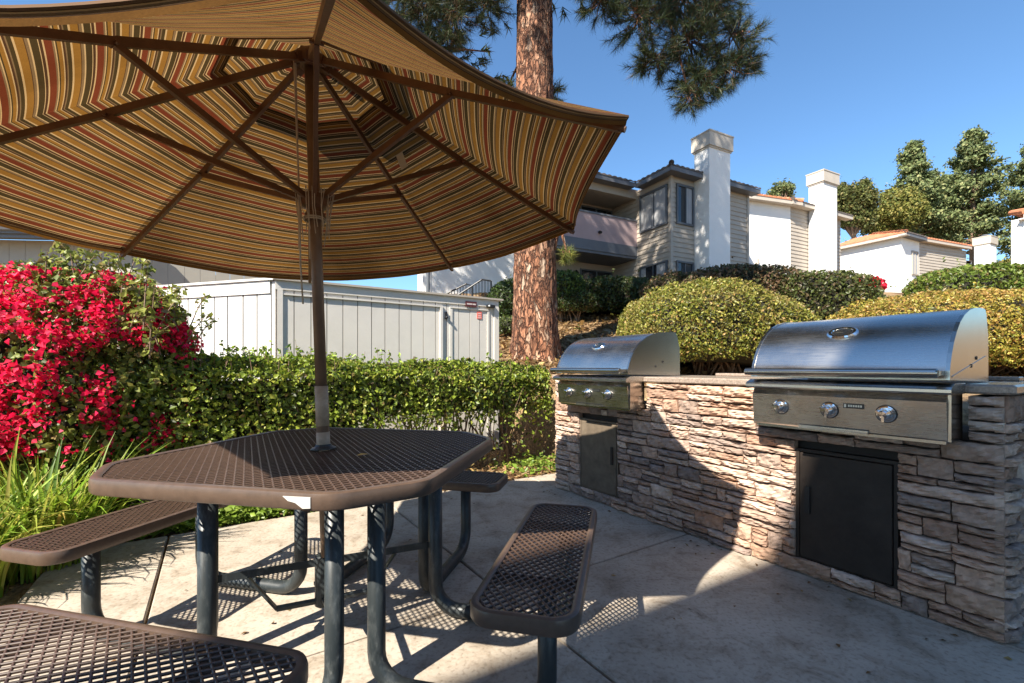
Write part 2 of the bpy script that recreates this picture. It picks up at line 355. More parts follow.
# patio frame: m runs along the stone counter, n goes into it
MX = Vector((.547, -.837, 0)).normalized(); NX = Vector((.837, .547, 0)).normalized()
MN = Matrix(((MX.x, NX.x, 0, 0), (MX.y, NX.y, 0, 0), (0, 0, 1, 0), (0, 0, 0, 1)))
def mn(m, n, z=0): return MN @ Vector((m, n, z))

# ------------------------------------------------------------------ terrain
def sm(x, a, b): t = np.clip((x-a)/(b-a), 0, 1); return t*t*(3-2*t)
def ground_h(X, Y):
    X = np.asarray(X, float); Y = np.asarray(Y, float)
    m = X*MX.x+Y*MX.y; n = X*NX.x+Y*NX.y
    hill = .86+.27*np.clip(Y-6.3, 0, 12.0)
    P = np.stack([X, Y, 0*X], -1)
    k = sm(n, 3.30, 3.75)
    h = hill*k-.03*(1-k)
    h = h+(.05*nz(P, 1.1, 5)+.03*nz(P, 3.7, 6))*sm(n, 3.4, 5)
    return h
ax_x = np.unique(np.concatenate([np.linspace(-400,-30,16), np.linspace(-30,-4,40), np.linspace(-4,14,190), np.linspace(14,60,50), np.linspace(60,600,20)]))
ax_y = np.unique(np.concatenate([np.linspace(-300,-20,12), np.linspace(-20,1,22), np.linspace(1,20,210), np.linspace(20,60,30), np.linspace(60,900,20)]))
GX, GY = np.meshgrid(ax_x, ax_y); GZ = ground_h(GX, GY)
nx_, ny_ = len(ax_x), len(ax_y)
idx = np.arange(nx_*ny_).reshape(ny_, nx_)
Fq = np.stack([idx[:-1,:-1], idx[:-1,1:], idx[1:,1:], idx[1:,:-1]], -1).reshape(-1, 4)
g = np_mesh('ground', np.stack([GX, GY, GZ], -1).reshape(-1, 3), Fq, M['soil'], smooth=True)
tag(g, 'brown mulch and straw covered ground rising as a slope behind the counter', kind='structure')

# patio slabs with open joints
mb = MB(MN)
ms_ = [-3.72, -1.88, -.02, 1.9, 3.8]; ns_ = [-.78, -.25, 1.17, 2.62, 3.36]
for i in range(len(ms_)-1):
    for j in range(len(ns_)-1):
        mb.bbox(ms_[i]+.0065, ms_[i+1]-.0065, ns_[j]+.0065, ns_[j+1]-.0065, -.12, 0, .005)
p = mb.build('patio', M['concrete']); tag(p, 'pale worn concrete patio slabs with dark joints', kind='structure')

# ------------------------------------------------------------------ leaf scattering
def leaves(name, P, N, size, pal, wts, matl, parent=None, aspect=.55, fold=.25, jit=.9, sj=.5, droop=0, patch=None):
    """P points, N outward normals; one folded four-vertex leaf at each"""
    n = len(P); d = N+rng.normal(size=(n, 3))*jit; d /= np.linalg.norm(d, axis=1)[:, None]+1e-9
    t = rng.normal(size=(n, 3)); t[:, 2] -= droop; t -= d*np.sum(t*d, 1)[:, None]; t /= np.linalg.norm(t, axis=1)[:, None]+1e-9
    b = np.cross(d, t); s = (size*(1+rng.uniform(-sj, sj, n)))[:, None]
    v0 = P-t*s*.5; v2 = P+t*s*.5-d*s*.12; v1 = P+b*s*aspect*.5+d*s*fold*.4-t*s*.05; v3 = P-b*s*aspect*.5+d*s*fold*.4-t*s*.05
    V = np.stack([v0, v1, v2, v3], 1).reshape(-1, 3); k = np.arange(n)*4
    Fc = np.concatenate([np.stack([k, k+1, k+2], 1), np.stack([k, k+2, k+3], 1)])
    pal = np.array(pal, float); ci = rng.choice(len(pal), n, p=np.array(wts)/sum(wts))
    c = pal[ci]*(1+rng.uniform(-.22, .22, (n, 1)))
    if patch is not None:
        k_ = np.clip(.35+.9*nz(P, 1.9, 91)+.5*nz(P, 6, 92)+.5*(N[:, 2]-.5), 0, 1)[:, None]*rng.uniform(0, 1, (n, 1)); c = c*(1-k_)+np.array(patch)*k_*(1+rng.uniform(-.3, .3, (n, 1)))
    c = np.repeat(c, 4, 0)
    return np_mesh(name, V, Fc, matl, parent, c)

def super_pts(c, r, n, p=2.6, depth=.12, lump=.10, lf=1.6, seed=1, zmin=-1.0):
    out = []; outn = []
    tot = 0
    while tot < n:
        d = rng.normal(size=(n, 3)); d /= np.linalg.norm(d, axis=1)[:, None]
        q = d/np.array(r)
        rad = (np.abs(q)**p).sum(1)**(-1/p)
        S = d*rad[:, None]
        # area weighting
        wgt = rad**2; keep = rng.uniform(0, wgt.max(), n) < wgt
        S = S[keep]; dd = d[keep]
        g = np.sign(S)*np.abs(S/np.array(r))**(p-1)/np.array(r); g /= np.linalg.norm(g, axis=1)[:, None]
        k = S[:, 2] > zmin*r[2]; S = S[k]; g = g[k]
        S = S*(1+lump*nz(S+np.array(c), lf, seed)[:, None]+.35*lump*nz(S, lf*4, seed+3)[:, None])
        S = S-g*np.abs(rng.normal(size=(len(S), 1)))*depth
        out.append(S); outn.append(g); tot += len(S)
    S = np.concatenate(out)[:n]; g = np.concatenate(outn)[:n]
    return S+np.array(c), g

def stems(mb, cx, cy, z0, z1, spread, n, r=.012):
    for k in range(n):
        a = random.uniform(0, 2*PI); q = random.uniform(.1, 1)
        bx = cx+random.uniform(-.3, .3)*spread[0]; by = cy+random.uniform(-.3, .3)*spread[1]
        ex = cx+math.cos(a)*q*spread[0]; ey = cy+math.sin(a)*q*spread[1]
        pts = []
        for t in (0, .3, .6, 1):
            pts.append((bx+(ex-bx)*t**1.2+random.uniform(-.03, .03), by+(ey-by)*t**1.2+random.uniform(-.03, .03), z0+(z1-z0)*t))
        mb.tube(pts, [r, r*.8, r*.6, r*.35], 5, False)

def bush(name, label, cat, c, r, n, size, pal, wts, p=2.6, zmin=-.6, core=True, nst=14, group=None, matl=None, depth=.1, lump=.1, foot=None, jit=.9, seed=1, lf=1.6, patch=None, shape=None):
    gz = float(ground_h(c[0], c[1])) if foot is None else foot
    o = thing(name, label, cat, (c[0], c[1], gz), group)
    P, N = super_pts(c, r, n, p, depth, lump, lf, seed, zmin)
    if n > 9000:
        kd = nz(P, 3.1, seed+11)+.4*nz(P, 8, seed+12)+.25*rng.normal(size=len(P)) < .62; P, N = P[kd], N[kd]
    if shape: P = shape(P)
    leaves('foliage', P, N, size, pal, wts, matl or M['leaf'], o, jit=jit, patch=patch)
    ns_h = int(n/420); kk = rng.choice(len(P), ns_h, replace=False) if ns_h else []
    SPx = []; SNx = []; mbs = MB()
    for q in kk:
        p0 = Vector(P[q]); nn_ = Vector(N[q]); nn_.z = abs(nn_.z)+.5; nn_.normalize(); nn_ += Vector(rng.normal(size=3))*.25; hh_ = size*random.uniform(1.2, 3.2)
        mbs.tube([p0-nn_*.03, p0+nn_*hh_], [.004, .002], 4, False)
        for j in range(5): SPx.append(tuple(p0+nn_*hh_*(.35+.18*j)+Vector(rng.normal(size=3))*size*.22)); SNx.append(tuple(nn_))
    if SPx: leaves('foliage', np.array(SPx), np.array(SNx), size*.85, pal[:2], [1, 1], matl or M['leaf'], o, jit=.9)
    mb = MB(); stems(mb, c[0], c[1], gz-.05, c[2]+r[2]*.3, (r[0]*.8, r[1]*.8), nst, .018)
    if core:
        # solid core coloured dark as the shade between the leaves
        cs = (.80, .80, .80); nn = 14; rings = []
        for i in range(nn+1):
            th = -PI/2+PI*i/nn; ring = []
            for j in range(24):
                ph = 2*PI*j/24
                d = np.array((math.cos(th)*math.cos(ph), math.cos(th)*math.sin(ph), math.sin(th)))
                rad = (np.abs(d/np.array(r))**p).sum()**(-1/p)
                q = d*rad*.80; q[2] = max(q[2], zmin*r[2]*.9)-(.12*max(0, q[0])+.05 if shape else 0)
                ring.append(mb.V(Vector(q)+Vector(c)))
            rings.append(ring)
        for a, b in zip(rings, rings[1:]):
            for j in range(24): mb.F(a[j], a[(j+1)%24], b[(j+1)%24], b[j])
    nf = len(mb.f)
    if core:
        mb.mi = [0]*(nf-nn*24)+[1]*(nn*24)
        mb.build('branch', [M['twig'], M['gap_shade']], o)
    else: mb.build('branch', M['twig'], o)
    return o

# ------------------------------------------------------------------ picnic table with four attached seats
TA = R(-11.5); TC = Vector((-.748, 1.855, 0))
ea = Vector((math.cos(TA), math.sin(TA), 0)); eb = Vector((-math.sin(TA), math.cos(TA), 0))
TM = Matrix(((ea.x, eb.x, 0, TC.x), (ea.y, eb.y, 0, TC.y), (0, 0, 1, 0), (0, 0, 0, 1)))

def round_poly(poly, r, k=5):
    out = []; n = len(poly)
    for i in range(n):
        p0, p1, p2 = (Vector(poly[(i+j-1) % n]) for j in range(3))
        a = (p0-p1).normalized(); b = (p2-p1).normalized(); ang = math.acos(max(-1, min(1, a.dot(b))))
        d = min(r/math.tan(ang/2), (p0-p1).length*.48, (p2-p1).length*.48); rr = d*math.tan(ang/2)
        c = p1+(a+b).normalized()*(rr/math.sin(ang/2)); s = p1+a*d-c; e = p1+b*d-c
        t0 = math.atan2(s.y, s.x); t1 = math.atan2(e.y, e.x); dt = (t1-t0+PI) % (2*PI)-PI
        for j in range(k+1): out.append(Vector((c.x+rr*math.cos(t0+dt*j/k), c.y+rr*math.sin(t0+dt*j/k))))
    return out
def offs(poly, d):
    n = len(poly); out = []
    for i in range(n):
        t = (poly[(i+1) % n]-poly[i-1]).normalized(); out.append(poly[i]+Vector((-t.y, t.x))*d)
    return out
def rim_mesh(mb, poly, z, wid, th):
    """poly counter clockwise; rounded folded edge"""
    prof = [(wid, -.006), (wid, .003), (wid-.006, .006), (.010, .006), (.003, .003), (0, -.006), (0, -th+.006), (.004, -th), (.012, -th), (.012, -.006)]
    rings = []
    for off, dz in prof:
        q = offs(poly, off); rings.append([mb.V((v.x, v.y, z+dz)) for v in q])
    n = len(poly); K = len(rings)
    for i in range(K):
        a = rings[i]; b = rings[(i+1) % K]
        for j in range(n): mb.F(a[j], b[j], b[(j+1) % n], a[(j+1) % n])
def clip_line(poly, p, d):
    """segments of the infinite line p+t*d inside a convex poly"""
    t0, t1 = -9, 9; n = len(poly)
    for i in range(n):
        a = poly[i]; e = poly[(i+1) % n]-a; nn = Vector((-e.y, e.x))
        den = nn.dot(d); num = nn.dot(p-a)
        if abs(den) < 1e-9:
            if num < 0: return None
            continue
        t = -num/den
        if den > 0: t0 = max(t0, t)
        else: t1 = min(t1, t)
    return (t0, t1) if t1-t0 > .01 else None
def expanded(mb, poly, z, px, py, w=.0048, h=.004):
    """diamond expanded metal sheet: px long way pitch, py short way pitch"""
    for sgn in (1, -1):
        d = Vector((px, sgn*py)).normalized(); nrm = Vector((-d.y, d.x)); step = px*py/math.hypot(px, py)
        K = int(1.2/step)
        for k in range(-K, K+1):
            p = nrm*(k*step); c = clip_line(poly, p, d)
            if not c: continue
            a = p+d*c[0]; b = p+d*c[1]; zz = z+(.0004 if sgn > 0 else -.0004)
            i = []
            for e in (a, b):
                for (o, q) in ((-w/2, -h/2), (w/2, -h/2), (w/2, h*.2), (w*.2, h/2), (-w*.2, h/2), (-w/2, h*.2)):
                    i.append(mb.V((e.x+nrm.x*o, e.y+nrm.y*o, zz+q)))
            for j in range(6): mb.F(i[j], i[(j+1) % 6], i[6+(j+1) % 6], i[6+j])

table = thing('picnic_table', 'brown octagonal picnic table of expanded metal with four attached bench seats', 'picnic table', (TC.x, TC.y, 0))
HT, CT = .60, .405
oct_ = [Vector(v) for v in ((-CT,-HT),(CT,-HT),(HT,-CT),(HT,CT),(CT,HT),(-CT,HT),(-HT,CT),(-HT,-CT))]
op = round_poly(oct_, .13, 5)
mb = MB(TM); rim_mesh(mb, op, .762, .030, .042)
top = mb.build('tabletop', M['brown_coat'], table, smooth='auto')
mb = MB(TM); expanded(mb, offs(op, .02), .760, .0330, .0370, .0058, .006)
mb.build('metal_mesh', M['brown_mesh'], top)
# under-frame channels carrying the top
mb = MB(TM)
for s in (-.28, .28): mb.box(-.52, .52, s-.02, s+.02, .722, .752); mb.box(s-.02, s+.02, -.52, .52, .690, .7215)
mb.build('support_channel', M['brown_mesh'], top)
mb = MB(TM); zz = .762
mb.v = []; # worn white patch on the skirt at the near corner
a_ = Vector((.335, -HT-.0025)); 
q = [(.262,-.006),(.345,-.005),(.345,-.034),(.322,-.036),(.300,-.022),(.278,-.018)]
i0 = [mb.V((x, -HT-.0028, zz+z)) for x, z in q]; i1 = [mb.V((x, -HT+.004, zz+z)) for x, z in q]
mb.F(*reversed(i0)); 
for k in range(6): mb.F(i0[k], i0[(k+1)%6], i1[(k+1)%6], i1[k])
ptch = mb.build('worn_patch', M['white_worn'], top); ptch['label'] = 'white scuffed patch where the brown coating is gone'
RB, LB, WB = .89, .495, .152
TM_top = TM; TA2 = R(-13.5); ea2 = Vector((math.cos(TA2), math.sin(TA2), 0)); eb2 = Vector((-math.sin(TA2), math.cos(TA2), 0))
TM2 = Matrix(((ea2.x, eb2.x, 0, TC.x+.015), (ea2.y, eb2.y, 0, TC.y), (0, 0, 1, 0), (0, 0, 0, 1)))
for k in range(4):
    Rk = Matrix.Rotation(k*PI/2, 4, 'Z'); off = Matrix.Translation((0, -RB, 0)); Mk = TM2 @ Rk @ off
    bp_ = round_poly([Vector(v) for v in ((-LB+.0,-WB),(LB,-WB),(LB,WB),(-LB,WB))], .075, 7)
    mb = MB(Mk); rim_mesh(mb, bp_, .455, .024, .040)
    for s in (-.25, .25): mb.box(s-.018, s+.018, -WB+.02, WB-.02, .425, .447)
    seat = mb.build('seat', M['brown_coat'], table, smooth='auto')
    mb = MB(Mk); expanded(mb, offs(bp_, .014), .453, .0370, .0275, .0062, .006); mb.build('metal_mesh', M['brown_mesh'], seat)
    for s in (-.25, .25):
        r = .030; y0 = RB-.345; y1 = -.035; z1 = .035; ra = .11; pts = []
        pts.append((s, y0, .700)); 
        for t in range(7):
            a = PI/2*t/6; pts.append((s, y0-ra+ra*math.cos(a), z1+ra-ra*math.sin(a)))
        for t in range(7):
            a = PI/2*t/6; pts.append((s, y1+ra-ra*math.sin(a), z1+ra-ra*math.cos(a)))
        pts.append((s, y1, .425))
        mb = MB(Mk); mb.tube(pts, r, 14); mb.build('leg', M['leg'], table, smooth=True)
# cross braces low under the table
for (a0, b0, a1, b1, zz) in ((-.345, -.25, .345, .25, .31), (-.25, .345, .25, -.345, .282)):
    mb = MB(TM); mb.bar((a0, b0, zz), (a1, b1, zz), .007, .028); 
    mb.lathe([(.012,-.012),(.012,.012)], (a0*.96, b0*.96, zz), (b0, -a0, 0), 8)
    mb.build('brace', M['leg'], table)
mb = MB(TM); mb.lathe([(.030,.13),(.036,.135),(.036,.33),(.030,.335)], (-.02,0,0), n=18); mb.bar((-.16,-.10,.15),(.12,.10,.15),.03,.012); mb.bar((-.12,.10,.166),(.10,-.12,.166),.03,.012); mb.bar((-.16,-.10,.15),(-.24,-.165,.30),.03,.008); mb.bar((.12,.10,.15),(.22,.155,.30),.03,.008)
mb.build('umbrella_socket', M['leg'], table)
# small fallen leaf
mb = MB(TM); z = .7665
i = [mb.V(p_) for p_ in ((.185,-.105,z),(.205,-.125,z+.005),(.235,-.11,z+.008),(.222,-.085,z+.004),(.195,-.085,z+.006))]; mb.F(*i)
tag(mb.build('fallen_leaf', M['yellow_leaf']), 'small yellow fallen leaf lying on the brown tabletop beside the pole', 'leaf')

# ------------------------------------------------------------------ umbrella
PB = Vector((-.768, 1.855, .03)); PT = Vector((-.768, 1.855, .762)); HUB = Vector((-.845, 1.897, 2.42))
AXU = (HUB-PT).normalized()
tips = {'h': (-1.358,3.055,1.672), 'f': (-.392,3.02,1.745), 'e': (.336,2.41,1.815), 'g': (.366,1.428,1.852), 'd': (-.30,.76,1.745), 'c': (-1.34,.65,1.66), 'b': (-2.02,1.36,1.665), 'a': (-2.02,2.346,1.675)}
order = 'hfegdcba'; T = [Vector(tips[k]) for k in order]
umb = thing('patio_umbrella', 'large striped canvas umbrella with wooden ribs and pole through the picnic table', 'umbrella', (PB.x, PB.y, 0))
def on_ax(z): return PT+AXU*((z-PT.z)/AXU.z)
mb = MB(); mb.tube([on_ax(.335), on_ax(.95), on_ax(1.02)], .0245, 16); lo = mb.build('pole', M['wood_pole'], umb, smooth=True)
mb = MB(); mb.tube([on_ax(1.021), on_ax(1.55), on_ax(2.50)], [.0225,.0225,.0215], 16); mb.build('pole', M['wood_pole'], umb, smooth=True)
mb = MB(); mb.tube([on_ax(.755), on_ax(.835)], .0262, 16); mb.tube([on_ax(.86), on_ax(1.022)], .0258, 16); s_ = mb.build('sleeve', M['old_white'], lo, smooth=True)
mb = MB(); mb.lathe([(.05,0),(.05,.004),(.034,.012),(.030,.02)], on_ax(.766), AXU, 18); mb.build('collar', M['leg'], lo)
# hub (notched crown) and runner
mb = MB(); mb.lathe([(.030,-.055),(.052,-.05),(.058,-.03),(.058,-.008),(.040,.0),(.040,.02),(.030,.03)], HUB-AXU*.02, AXU, 20)
for k in range(8):
    d = (T[k]-HUB).normalized(); mb.bar(HUB-AXU*.03+d*.045, HUB-AXU*.03+d*.085, .030, .038)
mb.build('hub', M['wood'], umb)
RUN = on_ax(1.775)
mb = MB(); mb.lathe([(.026,-.075),(.036,-.075),(.040,-.06),(.040,-.045),(.033,-.04),(.033,-.025),(.05,-.015),(.054,.01),(.054,.03),(.036,.04),(.026,.04)], RUN, AXU, 20)
mb.build('runner', M['wood'], umb)
for k in range(8):
    tip = T[k]; a = HUB+(tip-HUB).normalized()*.05-AXU*.03; b = HUB+(tip-HUB)*.985-AXU*.010
    mb = MB(); mid = (a+b)/2-AXU*.012
    mb.bar(a, mid, .015, .026, AXU); mb.bar(mid, b, .015, .022, AXU); 
    rb = mb.build('rib', M['wood'], umb)
    mb = MB(); mb.tube([b-(tip-HUB).normalized()*.03, b+(tip-HUB).normalized()*.010], .0105, 8); mb.build('tip_cap', M['wood'], rb)
    sp = a+(b-a)*.505-AXU*.018; st = RUN+(sp-RUN).normalized()*.035
    sd_ = AXU.cross((tip-HUB).normalized()).normalized()*.016
    mb = MB(); mb.bar(st, sp, .015, .022, AXU); mb.lathe([(.006,-.02),(.006,.02)], sp, sd_, 8); mb.build('strut', M['wood'], umb)
# canopy
nt_, nsd = 44, 18; LEN = 1.45
mb = MB(); uvs = []
APX = HUB+AXU*.035
def cpoint(i, t, s, lift=0.0):
    A = T[i]; B = T[(i+1) % 8]
    te = t*(1-.038*4*s*(1-s)*t**1.5)
    pa = APX+(A-HUB)*te; pb = APX+(B-HUB)*te
    P = pa+(pb-pa)*s
    P = P+AXU*(-.034*(1-t)) 
    sag = 4*s*(1-s)*(.068*t**2.2-.02*t*(1-t))
    r1 = .0022*math.sin(s*9+i*2+t*4)*t*(1-abs(2*s-1))+.003*math.sin(t*7+i)*4*s*(1-s)
    P = P-Vector((0,0,1))*sag+AXU*(r1+.004+lift)
    return P
def panel_grid(mb, i, t0, t1, nt, ns, lift=0.0, hem=False):
    rows = []
    for a in range(nt+1):
        t = t0+(t1-t0)*a/nt; row = []
        for b in range(ns+1):
            s = b/ns; row.append(mb.V(cpoint(i, t, s, lift(t) if callable(lift) else lift))); uvs.append((s*t*1.0, t*LEN))
        rows.append(row)
    if hem:
        for dz in (.012, .030):
            row = []
            for b in range(ns+1):
                s = b/ns; P = cpoint(i, t1, s); inw = (HUB-P); inw.z = 0; inw.normalize()
                row.append(mb.V(P+inw*.006*(dz/.03)-Vector((0,0,dz)))); uvs.append((s*t1, (t1+dz)*LEN))
            rows.append(row)
    for a, b in zip(rows, rows[1:]):
        for j in range(ns): mb.F(a[j], a[j+1], b[j+1], b[j])
for i in range(8): panel_grid(mb, i, .235, 1.0, nt_, nsd, 0.0, True)
canopy = mb.build('canopy', M['canopy'], umb, smooth=True)
def set_uv(o, uvs):
    me = o.data; l = me.uv_layers.new(name='UVMap'); vi = np.empty(len(me.loops), dtype=np.int32); me.loops.foreach_get('vertex_index', vi)
    l.data.foreach_set('uv', np.array(uvs, dtype=np.float32)[vi].ravel())
set_uv(canopy, uvs)
mb = MB()
for i in range(8):
    mb.tube([cpoint(i, 1.0, b/18)-Vector((0, 0, .004)) for b in range(19)], .0045, 5, False)
mb.build('hem', M['canopy_hem'], canopy)
uvs = []; mb = MB()
for i in range(8): panel_grid(mb, i, 0.0, .30, 12, nsd, lambda t: .012+.045*max(0, (t-.1)/.2))
vent = mb.build('vent_cap', M['canopy'], canopy, smooth=True); set_uv(vent, uvs)
# white care tag sewn inside near the vent
mb = MB(); c0 = cpoint(1, .40, .30)-AXU*.02; c1 = cpoint(1, .40, .55)-AXU*.02; dn_ = (T[1]-HUB).normalized()
ii = [mb.V(v) for v in (c0, c0+(c1-c0)*.55, c0+(c1-c0)*.55+dn_*.05-AXU*.03, c0+dn_*.05-AXU*.03)]; mb.F(*ii)
mb.build('care_tag', M['cord'], canopy)
mb = MB(); mb.lathe([(.02,.04),(.034,.055),(.03,.075),(.014,.09),(.022,.12),(.012,.15),(.002,.155)], HUB, AXU, 16); mb.build('finial', M['wood'], umb, smooth=True)
# lift cord and frayed tassels round the runner
mb = MB()
for k in range(26):
    a = 2*PI*k/26+random.uniform(-.2,.2); rr = random.uniform(.05,.075); p0 = RUN+Vector((math.cos(a)*.05, math.sin(a)*.05, .03))
    pts = [p0, p0+Vector((math.cos(a)*.025, math.sin(a)*.025, .015)), RUN+Vector((math.cos(a)*rr, math.sin(a)*rr, -.03)), RUN+Vector((math.cos(a+.2)*rr*.9, math.sin(a+.2)*rr*.9, -random.uniform(.06,.17)))]
    mb.tube(pts, .0017, 4, False)
for z0 in (-.07, -.062): mb.tube([RUN+Vector((math.cos(a*.5)*.042, math.sin(a*.5)*.042, z0)) for a in range(14)], .0035, 5, False)
mb.tube([HUB+Vector((-.04,-.05,-.05)), RUN+Vector((-.045,-.04,0)), RUN+Vector((-.036,-.05,-.26)), RUN+Vector((-.030,-.04,-.42))], .0035, 6)
mb.tube([HUB+Vector((-.034,-.05,-.05)), RUN+Vector((-.052,-.03,0)), RUN+Vector((-.046,-.04,-.20))], .003, 6)
mb.tube([RUN+Vector((.0,-.058,.03)), RUN+Vector((.002,-.056,-.10)), RUN+Vector((.0,-.045,-.24))], .0022, 5)
mb.build('cord', M['cord'], umb)

# ------------------------------------------------------------------ stone counter
M0, M1, N0, N1, CTOP = -3.27, -.44, 2.62, 3.36, 1.03
D_L = (-2.944, -2.505, .07, .665); D_R = (-1.215, -.778, .07, .665)
counter = thing('barbecue_counter', 'stacked stone barbecue counter with two brown metal doors and two built in grills', 'counter', mn((M0+M1)/2, (N0+N1)/2, 0))
pal_st = [(.40,.29,.225),(.34,.26,.215),(.46,.36,.30),(.30,.235,.20),(.36,.25,.185),(.43,.35,.30),(.24,.195,.175),(.50,.42,.36),(.33,.225,.17)]
def stone(mb, x0, x1, z0, z1, out, tilt):
    nx = max(4, int((x1-x0)/.022)); nz_ = 5; g = .0022
    c = random.choice(pal_st); c = (c[0]*1.08, c[1]*.98, c[2]*.90); f = random.uniform(.88, 1.25); seed = random.uniform(0, 99)
    skew = random.uniform(-.16, .16)*(z1-z0)
    grid = []
    for i in range(nx+1):
        u = i/nx; row = []
        for j in range(nz_+1):
            v = j/nz_; x = x0+g+(x1-x0-2*g)*u; z = z0+g+(z1-z0-2*g)*v
            wob = .0035*math.sin(u*9+seed)+.002*math.sin(u*21+seed*2)
            if j == 0: z += abs(wob)*.6
            if j == nz_: z -= abs(wob)
            z += skew*(u-.5)*(1 if 0 < j < nz_ else .5)
            e = min(1, min(u*(x1-x0), (1-u)*(x1-x0))/.010); e2 = min(1, min(v, 1-v)/.22)
            yy = -out*(.35+.65*min(e, 1)**.5*(.25+.75*e2**.5))-tilt*(v-.5)*.6
            yy += .0075*math.sin(u*(x1-x0)*42+seed+v*3)*math.sin(v*5+seed)+.0035*math.sin(u*(x1-x0)*110+seed*3+v*9)
            yy -= .004*math.floor(2.2*(v+.25*math.sin(u*5+seed)))*.8
            ff = f*(1+.09*math.sin(u*13+seed+v*4))
            mb.col = tuple(min(1, q*ff) for q in c)
            row.append(mb.V((x, yy, z)))
        grid.append(row)
    for i in range(nx):
        for j in range(nz_): mb.F(grid[i][j], grid[i+1][j], grid[i+1][j+1], grid[i][j+1])
    # sides back into the wall
    loop = [grid[i][0] for i in range(nx+1)]+[grid[nx][j] for j in range(1, nz_+1)]+[grid[i][nz_] for i in range(nx-1, -1, -1)]+[grid[0][j] for j in range(nz_-1, 0, -1)]
    Mi = mb.M.inverted(); back = []
    for k in loop:
        q = Mi @ Vector(mb.v[k]); back.append(mb.V((q.x, .03, q.z)))
    n = len(loop)
    for k in range(n): mb.F(loop[k], back[k], back[(k+1) % n], loop[(k+1) % n])
def ledge_face(mb, L, H, holes):
    """stones over 0..L x 0..H skipping holes (x0,x1,z0,z1)"""
    z = 0
    while z < H-.01:
        h = random.uniform(.078, .10)
        if H-z-h < .05: h = H-z
        x = 0
        while x < L-1e-4:
            wd = random.choice((.16, .22, .28, .34, .4))*random.uniform(.85, 1.15)
            if L-x-wd < .09: wd = L-x
            segs = [(x, x+wd)]
            # cut against holes
            for (a, b, c, d) in holes:
                new = []
                for s0, s1 in segs:
                    if z+h*.6 > c and z+h*.4 < d and s1 > a and s0 < b:
                        if s0 < a-.02: new.append((s0, a))
                        if s1 > b+.02: new.append((b, s1))
                    else: new.append((s0, s1))
                segs = new
            for s0, s1 in segs:
                if s1-s0 < .012: continue
                m_ = random.random()
                hh = h
                if m_ < .22: parts = [(s0, s1, z, z+h)]
                elif m_ < .72:
                    f = random.uniform(.35, .65); parts = [(s0, s1, z, z+h*f)]
                    if s1-s0 > .2 and random.random() < .6:
                        q = s0+(s1-s0)*random.uniform(.35, .65); parts += [(s0, q, z+h*f, z+h), (q, s1, z+h*f, z+h)]
                    else: parts += [(s0, s1, z+h*f, z+h)]
                else:
                    f = random.uniform(.35, .65); q = s0+(s1-s0)*random.uniform(.35, .65) if s1-s0 > .16 else s1
                    parts = [(s0, q, z, z+h*f), (s0, q, z+h*f, z+h)]
                    if q < s1: parts.append((q, s1, z, z+h))
                for a, b, c, d in parts: stone(mb, a, b, c, d, random.uniform(.004, .034), random.uniform(-.012, .012))
            x += wd
        z += h
G_L = (-3.055, -2.225, .80, 1.2); G_R = (-1.375, -.545, .80, 1.2)
Wf = MN @ Matrix.Translation((M0, N0, 0))
mb = MB(Wf); holes = [(a-M0, b-M0, c, d) for a, b, c, d in (D_L, D_R, G_L, G_R)]
random.seed(3); ledge_face(mb, M1-M0, .985, holes)
mb.M = Wf @ Matrix.Translation((M1-M0, 0, 0)) @ Matrix.Rotation(PI/2, 4, 'Z'); ledge_face(mb, N1-N0, .985, [])
mb.M = Wf @ Matrix.Translation((0, N1-N0, 0)) @ Matrix.Rotation(-PI/2, 4, 'Z'); ledge_face(mb, N1-N0, .985, [])
wall = mb.build('stone_wall', M['stone'], counter, color=True)
mb = MB(MN)   # block core behind the stones, with room for doors and grills
def core(a, b, z0, z1, back=.03): mb.box(a, b, N0+back, N1-.03, z0, z1)
core(M0+.03, G_L[0], 0, .98); core(G_L[1], G_R[0], 0, .98); core(G_R[1], M1-.03, 0, .98); core(G_L[0], G_L[1], 0, .79, .055); core(G_R[0], G_R[1], 0, .79, .055)
mb.build('wall_core', M['mortar'], counter)
mb = MB(MN); zt = CTOP
def slab(a, b, y0, y1): mb.bbox(a, b, y0, y1, zt-.04, zt, .008)
slab(M0-.03, G_L[0]+.012, N0-.03, N1+.03); slab(G_L[1]-.012, G_R[0]+.012, N0-.03, N1+.03); slab(G_R[1]-.012, M1+.035, N0-.03, N1+.03)
slab(G_L[0]+.014, G_L[1]-.014, N0+.44, N1+.03); slab(G_R[0]+.014, G_R[1]-.014, N0+.44, N1+.03)
mb.build('countertop', M['granite'], counter)
mb = MB(MN)
mb.bbox(-2.1, -1.4, N1-.10, N1+.0, zt+.001, zt+.022, .004); mb.bbox(-1.39, -.5, N1-.10, N1+.0, zt+.001, zt+.022, .004)
mb.build('back_curb', M['granite'], counter)
for (a, b, c, d) in (D_L, D_R):
    mb = MB(MN); y = N0-.002
    fr = .016
    mb.bbox(a+fr+.004, b-fr-.004, y, y+.03, c+fr+.004, d-fr-.004, .003)
    dm = M['door'] if a < -2 else M['door_shade']; door = mb.build('door', dm, counter); door['label'] = 'brown metal door half in sun, under the far grill' if a < -2 else 'brown metal door coloured darker for its shade, under the near grill'
    mb = MB(MN)
    mb.box(a, a+fr, y+.004, y+.06, c, d); mb.box(b-fr, b, y+.004, y+.06, c, d); mb.box(a+fr, b-fr, y+.006, y+.06, c, c+fr); mb.box(a+fr, b-fr, y+.006, y+.06, d-fr, d)
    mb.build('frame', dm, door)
    mb = MB(MN); hx = (b-.06 if a < -2 else a+.06); mb.box(hx-.012, hx+.012, y-.010, y-.0025, .33, .47); mb.build('handle', M['black'], door)

